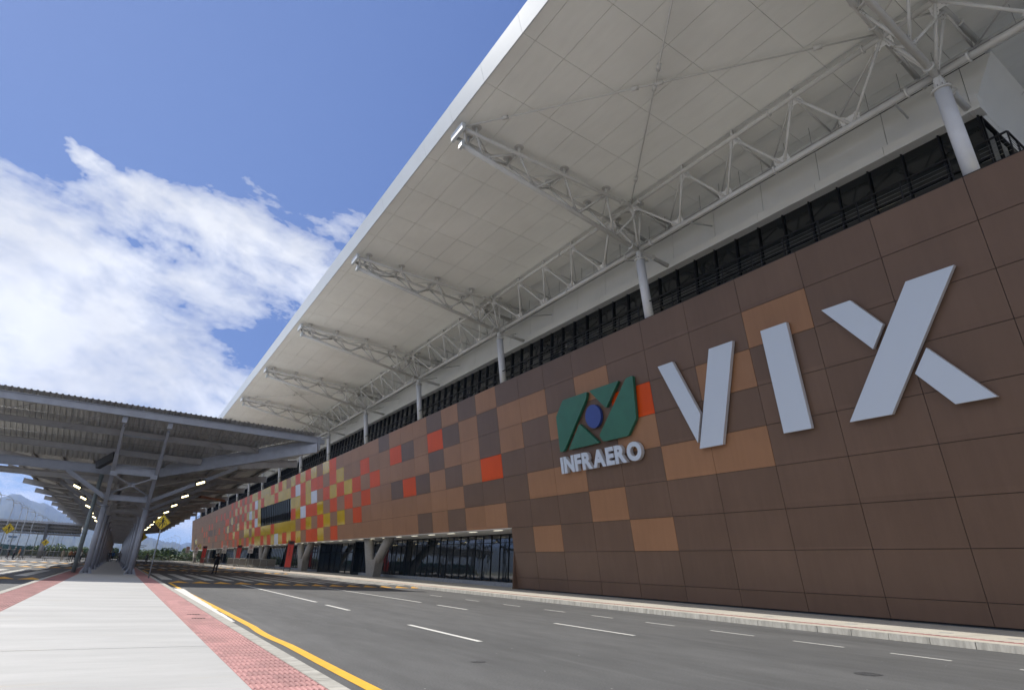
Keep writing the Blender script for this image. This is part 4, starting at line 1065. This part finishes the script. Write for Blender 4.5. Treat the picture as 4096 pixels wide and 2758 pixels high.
# ------------------------------------------------------------------ red banners
def banner(pos, label, lean=.06):
    t = empty('banner_stand', pos, radians(-8)); tag(t, label, 'banner', 'tall red banner stands on the pavement')
    w_, H = .42, 4.05; mb = MB()
    for sx_ in (-1, 1): mb.beam((sx_*w_, 0, 0), (sx_*w_, 0, H), .05, .05, m_black, upv=(0, 1, 0))
    for z in (.03, .38, .52, H): mb.beam((-w_, 0, z), (w_, 0, z), .05, .05, m_black)
    for sx_ in (-1, 1): mb.beam((sx_*w_, -.35, .03), (sx_*w_, .35, .03), .05, .05, m_black); mb.beam((sx_*w_, .35, .03), (sx_*w_, 0, 1.6), .04, .04, m_black)
    mb.build('frame', t)
    mb = MB(); mb.box((-w_+.03, -.012, .55), (w_-.03, .012, H-.05), m_ban); p = mb.build('banner_cloth', t)
    mb = MB(); F = lambda u, v: Vector((u, -.018, v))
    mb.face([F(-.36, 3.62), F(.36, 3.62), F(.36, 3.98), F(-.36, 3.98)], m_sblack)
    for i in range(5): strip2(mb, [(-.25+i*.1, 3.45), (-.15+i*.1, 3.62)], .05, F, m_sblack)
    for i in range(9): strip2(mb, [(-.10, 2.1+i*.14), (.02, 2.1+i*.14)], .07, F, mat('banner_text_dark', (.06, .01, .01), .6)) if i != 4 else None
    mb.build('banner_print', p)
banner((20.5, 89.5, PZ), 'nearest red banner in a black frame on the pavement before the entrance')
banner((20.6, 133.0, PZ), 'middle red banner standing among the grey barriers')
banner((16.4, 152.0, 0), 'farthest dark red banner by the end of the building')

# ------------------------------------------------------------------ barriers
def barrier_proto(L=3.0, H=1.55):
    mb = MB(); r = .028
    mb.path([(-L/2+.03, 0, .12), (-L/2+.03, 0, H), (L/2-.03, 0, H), (L/2-.03, 0, .12)], r, m_fence, 6)
    mb.tube((-L/2+.03, 0, .35), (L/2-.03, 0, .35), r*.9, m_fence, 6)
    for x in (-L/2+.25, L/2-.25):
        mb.tube((x, 0, .38), (x, -.32, .02), r, m_fence, 5); mb.tube((x, 0, .38), (x, .32, .02), r, m_fence, 5)
    mb.tube((-L/2+.03, 0, .02), (-L/2+.03, 0, .2), r, m_fence, 5)
    o = mb.build('barrier')
    mb = MB(); n = 44
    for i in range(1, n):
        x = -L/2+.03+i*(L-.06)/n; mb.beam((x, 0, .36), (x, 0, H-.02), .030, .02, m_fencemesh, upv=(0, 1, 0))
    for z in (.6, .85, 1.1, 1.35): mb.beam((-L/2+.04, .01, z), (L/2-.04, .01, z), .012, .03, m_fencemesh)
    mb.build('mesh_panel', o); return o
bp = barrier_proto(); nb = 0
def place_barrier(x, y, z, rz_, label):
    global nb
    o = bp if nb == 0 else copy_tree(bp); nb += 1
    o.location = (x, y, z); o.rotation_euler = (0, 0, rz_); tag(o, label, 'barrier', 'crowd control barriers')
ordn = ['first', 'second', 'third', 'fourth', 'fifth', 'sixth', 'seventh', 'eighth', 'ninth', 'tenth', 'eleventh', 'twelfth']
for i in range(6): place_barrier(-17.6+i*3.03, 131.5+random.uniform(-.2, .2), 0, random.uniform(-.05, .05), '%s pale mesh barrier from the left edge across the sunlit road' % ordn[i])
for i in range(1): place_barrier(-.2, 133.5, WZ, 0, 'barrier closing the walkway between the canopy posts')
for i in range(5): place_barrier(4.2+i*3.03, 133.0+i*.5+random.uniform(-.15, .15), 0, .12+random.uniform(-.04, .04), '%s dark barrier from the walkway across the shaded road' % ordn[i])
for i in range(7): place_barrier(19.6+i*.55, 134.5-i*4.4*.85, PZ, -radians(78)+random.uniform(-.06, .06), '%s barrier along the pavement counted from the far end' % ordn[i])

# ------------------------------------------------------------------ people
m_skin = mat('skin', (.30, .17, .11), .6); m_hair = mat('hair_dark', (.015, .012, .01), .7)
CL_ = {}
def cloth(name, c): return mat('cloth_'+name, c, .85, nscale=6, namt=.12)
def person(pos, rz_, label, top, bottom, shoe=None, hair=None, pose='stand', H=1.97, sub=1, group=None, camera=False, hat=None):
    """skin-modifier figure; faces -Y before rotation"""
    k = H/1.80
    V = []; E_ = []; Rd = []
    def add(p, r, par=None):
        V.append(Vector(p)*k); Rd.append((r*k, r*k) if not isinstance(r, tuple) else (r[0]*k, r[1]*k)); i = len(V)-1
        if par is not None: E_.append((par, i))
        return i
    hip = add((0, 0, .96), (.155, .115)); w_ = add((0, .0, 1.12), (.135, .10), hip); ch = add((0, .01, 1.30), (.165, .115), w_); ns = add((0, .02, 1.46), (.11, .085), ch)
    nk = add((0, .01, 1.53), .058, ns); hd = add((0, -.01, 1.62), (.078, .092), nk); h2 = add((0, -.005, 1.71), (.078, .095), hd); add((0, .0, 1.775), (.05, .06), h2)
    st = {'stand': ((.10, 0), (-.10, 0)), 'wide': ((.20, .05), (-.17, -.12)), 'walk': ((.08, -.28), (-.08, .26))}[pose if pose in ('wide', 'walk') else 'stand']
    feet = []
    for sx_, (fx, fy) in zip((1, -1), st):
        a = add((sx_*.10, 0, .88), .098, hip); kn = add((sx_*.10*.5+fx*.55, fy*.45-.03, .50), .064, a); an = add((fx, fy, .10), .045, kn); ft = add((fx+sx_*.02, fy-.10, .045), (.045, .038), an); add((fx+sx_*.03, fy-.19, .035), (.04, .03), ft)
    arms = {'stand': [((.24, .02, 1.15), (.25, -.06, .92), (.25, -.09, .84))]*2, 'camera': [((.30, -.12, 1.22), (.14, -.27, 1.52), (.09, -.27, 1.58)), ((.30, -.10, 1.20), (.12, -.25, 1.50), (.08, -.27, 1.57))],
            'lean': [((.28, -.15, 1.20), (.22, -.36, 1.18), (.20, -.43, 1.20))]*2, 'hip': [((.34, .05, 1.2), (.22, -.02, 1.02), (.17, -.05, .98)), ((.24, .02, 1.15), (.25, -.06, .92), (.25, -.09, .84))]}
    ar = arms['camera' if camera else ('hip' if pose == 'wide' else ('lean' if pose == 'lean' else 'stand'))]
    for sx_, (el, wr, hn) in zip((1, -1), ar):
        sh = add((sx_*.19, .02, 1.41), .068, ns); e = add((sx_*el[0], el[1], el[2]), .047, sh); q = add((sx_*wr[0], wr[1], wr[2]), .034, e); add((sx_*hn[0], hn[1], hn[2]), (.040, .028), q)
        if sub > 1:
            q2 = len(V)-1
            for f_ in range(4): add((sx_*(hn[0]-.03+.02*f_), hn[1]-.02, hn[2]+.06), .011, q2)
            add((sx_*(hn[0]-.045), hn[1]-.01, hn[2]+.02), .012, q2)
    me = bpy.data.meshes.new('person'); me.from_pydata([tuple(v) for v in V], E_, [])
    o = bpy.data.objects.new('person', me); COL.objects.link(o)
    md = o.modifiers.new('skin', 'SKIN'); o.modifiers.new('sub', 'SUBSURF').levels = sub
    sv = me.skin_vertices[0].data
    for i, r in enumerate(Rd): sv[i].radius = r; sv[i].use_root = (i == 0)
    bpy.context.view_layer.update()
    nm = bpy.data.meshes.new_from_object(o.evaluated_get(bpy.context.evaluated_depsgraph_get()))
    o.modifiers.clear(); o.data = nm; bpy.data.meshes.remove(me)
    nm.materials.clear()
    for m_ in (m_skin, top, bottom, shoe or m_hair, hair or m_hair): nm.materials.append(m_)
    hands = [Vector(v)*k for v in ((ar[0][2][0], ar[0][2][1], ar[0][2][2]), (-ar[1][2][0], ar[1][2][1], ar[1][2][2]))]
    for p in nm.polygons:
        c = p.center; p.use_smooth = True; z = c.z/k
        i = 1 if z > .95 else 2
        if z < .085: i = 3
        if z > 1.50 and hypot(c.x, c.y) < .14*k: i = 0
        if z > 1.60 and hypot(c.x, c.y+.005) < .14*k and (c.y > -.045*k or z > 1.735): i = 4
        if i == 1 and min((c-h).length for h in hands) < .085*k: i = 0
        if i == 2 and z > .80 and abs(c.x) > .19*k and min((c-h).length for h in hands) < .10*k: i = 0
        p.material_index = i
    mb = MB()   # face: nose, ears, eyes
    mb.hexa([Vector(q)*k for q in ((-.015, -.115, 1.60), (.015, -.115, 1.60), (.012, -.085, 1.60), (-.012, -.085, 1.60), (-.007, -.10, 1.655), (.007, -.10, 1.655), (.008, -.08, 1.655), (-.008, -.08, 1.655))], m_skin)
    for sx_ in (-1, 1):
        mb.box((min(sx_*.074, sx_*.092)*k, -.015*k, 1.60*k), (max(sx_*.074, sx_*.092)*k, .02*k, 1.66*k), m_skin)
        mb.box(((sx_*.032-.012)*k, -.102*k, 1.655*k), ((sx_*.032+.012)*k, -.09*k, 1.667*k), m_hair)
    mb.box((-.022*k, -.104*k, 1.572*k), (.022*k, -.09*k, 1.580*k), mat('lips', (.2, .06, .05), .6))
    mb.build('face', o)
    if hat:
        mb = MB(); mb.tube((0, 0, 1.70*k), (0, 0, 1.80*k), .115*k, hat, 12, r1=.07*k); mb.box((-.09*k, -.2*k, 1.70*k), (.09*k, -.05*k, 1.715*k), hat); mb.build('hat', o)
    o.location = pos; o.rotation_euler = (0, 0, rz_)
    tag(o, label, 'person', group); return o
black = cloth('black', (.008, .008, .010)); black2 = cloth('navy_black', (.010, .011, .018))
pm = person((8.45, 66.2, 0.0), radians(200), 'man in a black suit standing on the shaded crossing holding a camera to his face', black, black2, pose='wide', sub=2, camera=True)
mb = MB(); mb.box((-.12, -.36, 1.70), (.12, -.26, 1.86), m_lampbody); mb.tube((0, -.36, 1.78), (0, -.50, 1.78), .055, m_black, 12)
cm_ = empty('camera_body', (8.45, 66.2, 0), radians(200)); tag(cm_, 'black camera held by the man in black', 'camera'); mb.build('camera_case', cm_)
mb = MB(); mb.hexa([(-.215, -.15, .88), (.215, -.15, .88), (.22, .17, .88), (-.22, .17, .88), (-.17, -.12, 1.34), (.17, -.12, 1.34), (.17, .13, 1.34), (-.17, .13, 1.34)], black); j = mb.build('jacket', pm)
md = j.modifiers.new('b', 'BEVEL'); md.width = .08; md.segments = 3
tan = cloth('tan', (.22, .17, .12)); khaki = cloth('khaki', (.30, .25, .18)); orange = cloth('orange', (.36, .16, .06)); grey = cloth('grey', (.16, .16, .17)); dk = cloth('dark', (.03, .03, .035)); blue = cloth('blue', (.05, .13, .35)); brown = cloth('brown', (.10, .06, .04)); lt = cloth('pale', (.4, .38, .34))
WG = 'onlookers by the barriers'
for (x, y, r, lab, a, b_, po, hat) in (
    (-16.2, 130.5, 80, 'person in dark clothes at the left edge behind the barrier', dk, dk, 'stand', None),
    (-15.0, 130.8, 100, 'person in a dark top with a tan cap leaning at the barrier', dk, brown, 'lean', tan),
    (-14.3, 131.0, 60, 'person in a grey top with a pale cap beside the tan capped one', grey, dk, 'stand', lt),
    (-13.5, 129.6, -70, 'person in an orange top and pale trousers walking before the barrier', orange, khaki, 'walk', tan),
    (-7.6, 129.5, 160, 'person in full khaki standing in front of the sunlit barrier', khaki, khaki, 'stand', None),
    (-6.55, 129.8, 190, 'person in an orange brown shirt and dark trousers by the barrier', orange, dk, 'stand', None),
    (-6.0, 130.2, 150, 'person in brown clothes just behind the orange shirt', brown, dk, 'wide', None),
    (-5.0, 129.2, 120, 'person with pale top lifting an arm beside the barrier', lt, dk, 'lean', tan),
    (-4.1, 130.0, 200, 'person in tan close to the green grey downpipe', tan, brown, 'stand', None),
    (-3.2, 128.5, 170, 'person in dark tan between the downpipe and the posts', brown, khaki, 'wide', None),
    (-.95, 131.0, 170, 'person in black on the walkway by the left posts', dk, dk, 'stand', None),
    (-.45, 131.5, 190, 'person in a blue cap and dark clothes in the middle of the walkway', blue, dk, 'stand', blue),
    (.55, 131.2, 160, 'person in dark trousers on the walkway by the right posts', grey, dk, 'wide', None),
    (4.9, 131.0, 185, 'person in grey walking behind the pole of the large yellow sign', grey, dk, 'walk', None),
    (3.2, 131.6, 170, 'dark dressed person just right of the canopy posts', brown, dk, 'stand', None)):
    person((x, y, WZ if abs(x) < 2 else 0), radians(r), lab, a, b_, pose=po, H=1.97, sub=1, group=WG, hat=hat)

# ------------------------------------------------------------------ lamp posts
def lamp_post(label, x, y, H=11.0):
    t = empty('street_lamp', (x, y, 0)); tag(t, label, 'street lamp', 'tall curved street lamps')
    mb = MB(); mb.tube((0, 0, 0), (0, 0, H-1.6), .10, m_lamp, 8, r1=.06)
    pts = [(0, 0, H-1.6), (-.1, 0, H-.9), (-.4, 0, H-.35), (-.9, 0, H), (-1.6, 0, H+.2), (-2.3, 0, H+.3)]
    mb.path(pts, .05, m_lamp, 6); mb.build('pole', t)
    mb = MB(); mb.box((-2.95, -.16, H+.24), (-2.25, .16, H+.38), m_steelw); mb.build('lamp_head', t); return t
lp = None
ol = ['nearest', 'second', 'third', 'fourth', 'fifth', 'sixth', 'seventh', 'eighth', 'ninth', 'tenth', 'eleventh']
for i, y in enumerate((128, 143, 155, 165, 180, 197, 213, 229, 245, 262, 280)):
    if lp is None: lp = lamp_post('', -18, y, 10.6); o = lp
    else: o = copy_tree(lp); o.location = (-18, y, 0)
    tag(o, '%s curved lamp post of the row left of the walkway' % ol[i], 'street lamp', 'tall curved street lamps')
for i in range(6):
    o = copy_tree(lp); o.location = (23.5+.3*i, 320+27*i, 0); tag(o, '%s lamp post of the far row between the yellow sign and the building' % ol[i], 'street lamp', 'tall curved street lamps')
# utility pole
u = empty('utility_pole', (8.4, 330, 0)); tag(u, 'wooden utility pole with two crossarms rising over the trees', 'utility pole')
mb = MB(); mb.tube((0, 0, 0), (0, 0, 7.2), .22, m_wood, 8); mb.build('pole', u)
mb = MB(); mb.box((-2.6, -.1, 5.9), (2.6, .1, 6.15), m_wood); mb.box((-1.9, -.1, 5.2), (1.9, .1, 5.4), m_wood); mb.build('crossarm', u)
# control tower
ct_ = empty('control_tower', (-176, 1490, 0)); tag(ct_, 'pale airport control tower with a flared top far behind the lamp posts', 'tower')
mb = MB(); 
def frus(mb, cx, cy, z0, r0, z1, r1, m, n=8):
    i = len(mb.v)
    for z, r in ((z0, r0), (z1, r1)):
        for k in range(n): mb.v.append((cx+r*cos(2*pi*(k+.5)/n), cy+r*sin(2*pi*(k+.5)/n), z))
    for k in range(n): j = (k+1) % n; mb.f.append((i+k, i+j, i+n+j, i+n+k)); mb.m.append(mb.mi(m)); mb.sm.append(False)
    mb.f.append(tuple(i+n+k for k in range(n))); mb.m.append(mb.mi(m)); mb.sm.append(False)
frus(mb, 3, 0, -1, 4.5, 19, 4.2, m_tower); frus(mb, 3, 0, 19, 4.2, 25, 7, m_tower); mb.box((-8, -4, -1), (-2, 4, 22), m_tower); mb.build('shaft', ct_)
mb = MB(); frus(mb, 3, 0, 25, 6.5, 28.5, 7.5, m_towerg); mb.build('cab_glass', ct_)
mb = MB(); frus(mb, 3, 0, 28.5, 8.2, 29.8, 8.4, m_tower); mb.build('cab_roof', ct_)
# green shed
sh = empty('green_shed', (0, 0, 0)); tag(sh, 'long low green metal hoarding behind the barriers on the left', 'shed')
mb = MB(); n = 90
for i in range(n):
    y0 = 205+i*1.45; o_ = .25 if i % 2 else 0; mb.box((-30.4-(i*.02)+o_, y0, 0), (-29.9+o_, y0+1.45, 3.25), m_shed)
mb.box((-60, 204.7, 0), (-29.5, 205.2, 3.25), m_shed)
mb.build('sheeting', sh)

# ------------------------------------------------------------------ vegetation
def leaf_fn(c0, c1):
    def f(t, b, pos):
        n = t.noise(pos, .9, 4, .6); o = t.new('ShaderNodeObjectInfo'); 
        c = t.mix(t.ramp(n, .35, .65), c0, c1); t.l.new(c, b.inputs['Base Color'])
    return f
m_leafA = mat('foliage_green', (.06, .10, .02), .6, fn=leaf_fn((.045, .085, .015), (.12, .16, .03)))
m_leafB = mat('foliage_dark', (.03, .06, .015), .6, fn=leaf_fn((.02, .045, .012), (.05, .09, .02)))
m_bark = mat('bark', (.08, .06, .045), .9)
def crown_mesh(name, rx, ry, rz2, n, leaf, m, seed, clumps=9):
    R = random.Random(seed); mb = MB()
    cs = [(Vector((R.uniform(-.75, .75)*rx, R.uniform(-.75, .75)*ry, R.uniform(-.35, .62)*rz2)), R.uniform(.30, .52)) for _ in range(clumps)]
    for i in range(n):
        c, s = R.choice(cs); d = Vector((R.gauss(0, 1), R.gauss(0, 1), R.gauss(0, .8))).normalized()*(R.uniform(.6, 1)**.5)
        p = c+Vector((d.x*rx*s, d.y*ry*s, d.z*rz2*s*1.1))
        a = Vector((R.gauss(0, 1), R.gauss(0, 1), R.gauss(0, .6))).normalized(); b_ = a.cross(Vector((R.gauss(0, 1), R.gauss(0, 1), R.gauss(0, 1)))).normalized()
        l = leaf*R.uniform(.6, 1.4); mb.face([p-a*l, p+b_*l*.5, p+a*l, p-b_*l*.5], m)
    return mb
tp = []
for v in range(4):
    rx, rz2 = (3.6, 2.5) if v < 3 else (3.0, 3.4)
    mm = m_leafA if v != 1 else m_leafB
    a = crown_mesh('crown', rx, rx, rz2, 2600, .26, mm, 40+v, 12).build('crown'); bpy.data.objects.remove(a) if False else None
    tp.append(a)
def tree(proto, x, y, H, s, label, first=[True]):
    t = empty('tree', (x, y, -.1)); tag(t, label, 'tree', 'bushy trees on the horizon')
    mb = MB(); mb.tube((0, 0, 0), (.1*s, 0, H*.5), .18*s, m_bark, 7, r1=.11*s)
    for a in range(4): mb.tube((.08*s, 0, H*.35+.1*a), (cos(a*1.7)*1.5*s, sin(a*1.7)*1.5*s, H*.72), .08*s, m_bark, 5, r1=.03*s)
    mb.build('trunk', t)
    c = proto.copy(); COL.objects.link(c); c.parent = t; c.location = (0, 0, H-2.4*s); c.scale = (s, s, s); c.rotation_euler = (0, 0, random.uniform(0, 6.28))
    return t
NW = ol+['twelfth', 'thirteenth', 'fourteenth', 'fifteenth', 'sixteenth', 'seventeenth', 'eighteenth', 'nineteenth', 'twentieth', 'twenty first', 'twenty second', 'twenty third', 'twenty fourth', 'twenty fifth', 'twenty sixth']
random.seed(21)
tree(tp[0], -22.2, 285, 4.6, 1.25, 'round green tree left of the small yellow sign'); tree(tp[1], -25.0, 288, 4.0, 1.0, 'darker low tree touching the round green one')
tree(tp[2], -19.6, 290, 3.9, 1.0, 'low tree right of the round green one')
for i in range(8): tree(tp[i % 3], -17+i*2.1+random.uniform(-.5, .5), 300+random.uniform(-8, 30), 4.1+random.uniform(-.5, .8), 1.0+random.uniform(-.15, .2), '%s tree of the low row seen left of the canopy posts, counted from the left' % ol[i])
for i in range(26):
    x = 6+i*1.9+random.uniform(-.6, .6); tree(tp[i % 4], x, 345+random.uniform(-20, 60), 4.6+random.uniform(-.6, .9), 1.15+random.uniform(-.2, .25), '%s tree from the left in the row behind the barriers right of the canopy' % NW[i])
tree(tp[1], 21.5, 335, 6.2, 1.2, 'darker taller tree behind the two distant white signs'); tree(tp[3], 30.5, 360, 6.0, .8, 'small pointed tree rising left of the red banner')
for a in tp: bpy.data.objects.remove(a)
# ground cover before the trees
mb = MB(); R = random.Random(4)
for i in range(9000):
    p = Vector((R.uniform(-60, 75), R.uniform(300, 430), 0)); h = R.uniform(.5, 2.6); p.z = h*R.uniform(.1, 1); a = R.uniform(0, 6.28); d = Vector((cos(a), sin(a), R.uniform(-.5, .5)))*.6; q = Vector((-d.y*.5, d.x*.5, .4))
    mb.face([p-d, p-q, p+d, p+q], m_leafA if R.random() < .7 else m_leafB)
tag(mb.build('undergrowth'), 'low green undergrowth along the far road', 'undergrowth', kind='stuff')

# ------------------------------------------------------------------ hills and haze
def hill_fn(t, b, pos):
    n = t.noise(pos, .004, 8, .65); c = t.mix(t.ramp(n, .42, .6), (.025, .04, .022), (.045, .055, .03)); t.l.new(c, b.inputs['Base Color'])
m_hill = mat('hill_forest', (.05, .07, .03), .95, fn=hill_fn)
def ridge(prof, dist, depth, seed):
    R = random.Random(seed); mb = MB(); rows = 14
    az0, az1 = prof[0][0], prof[-1][0]; n = int((az1-az0)/.14)
    ph = [(R.uniform(.15, 1.3), R.uniform(0, 6.28)) for _ in range(10)]
    def el(az):
        for (a, e), (b_, f) in zip(prof[:-1], prof[1:]):
            if a <= az <= b_:
                t = (az-a)/(b_-a); return e+(f-e)*t
        return prof[-1][1]
    grid = []
    for j in range(rows+1):
        t = j/rows; row = []
        for i in range(n+1):
            az = az0+(az1-az0)*i/n; d = dist-depth*(t**.8)
            zt_ = math.tan(radians(el(az)))*dist; w = sum(sin(az*f*1.3+p+t*4) for f, p in ph)/10
            z = zt_*(1-t)**(1.1+.5*w)*(1+.10*w*sin(t*pi)*2)+R.uniform(-1, 1)*(dist*.0009)*(1 if j == 0 else 2) if j < rows else -30
            row.append(Vector((sin(radians(az))*d, cos(radians(az))*d, z+1.3)))
        grid.append(row)
    i0 = 0
    for row in grid: mb.v.extend([tuple(v) for v in row])
    for j in range(rows):
        for i in range(n):
            a = j*(n+1)+i; mb.f.append((a, a+1, a+n+2, a+n+1)); mb.m.append(mb.mi(m_hill)); mb.sm.append(True)
    back = len(mb.v)
    o = mb.build('hills', recalc=True); tag(o, kind='structure'); return o
ridge([(-40, 1.4), (-30, 2.2), (-20, 2.9), (-14, 3.1), (-11, 3.9), (-9.2, 4.3), (-8.5, 3.75), (-8.25, 3.5), (-7.9, 3.62), (-7.5, 3.95), (-7.1, 3.95), (-6.6, 3.75), (-6.1, 3.5), (-5.4, 3.45), (-4.9, 3.25), (-4, 2.75), (-3.4, 2.5), (-1.5, 2.1), (0, 1.75), (1.2, 1.60), (1.9, 1.46), (2.5, 1.36), (3.0, 1.17), (3.6, 1.16), (4.0, 1.13), (4.25, 1.0), (4.6, .8)], 6000, 3200, 3)
ridge([(2, .8), (3.6, .95), (4.2, .98), (4.65, 1.17), (4.9, 1.22), (6, 1.25), (8, 1.4), (14, 1.6), (22, 1.2), (35, 1.7), (60, 1.0)], 7500, 3500, 5)
ridge([(-180, 1.5), (-150, 1.9), (-120, 1.2), (-90, 2.2), (-60, 1.7), (-42, 1.5)], 7000, 3000, 8)
mb = MB(); mb.box((-9000, -9000, -35), (9000, 9000, 620), m_hill)
m_haze = bpy.data.materials.new('haze_air'); m_haze.use_nodes = True; ht = m_haze.node_tree; ht.nodes.clear()
ho = ht.nodes.new('ShaderNodeOutputMaterial'); hv = ht.nodes.new('ShaderNodeVolumePrincipled'); hv.inputs['Color'].default_value = (.34, .52, 1, 1); hv.inputs['Density'].default_value = HAZE if 'HAZE' in globals() else .00009; hv.inputs['Anisotropy'].default_value = .3
ht.links.new(hv.outputs[0], ho.inputs['Volume']); mb.mats = [m_haze]; mb.m = [0]*len(mb.f)
hz_ = mb.build('haze'); tag(hz_, 'thin blue air haze over the far hills', 'haze', kind='stuff')
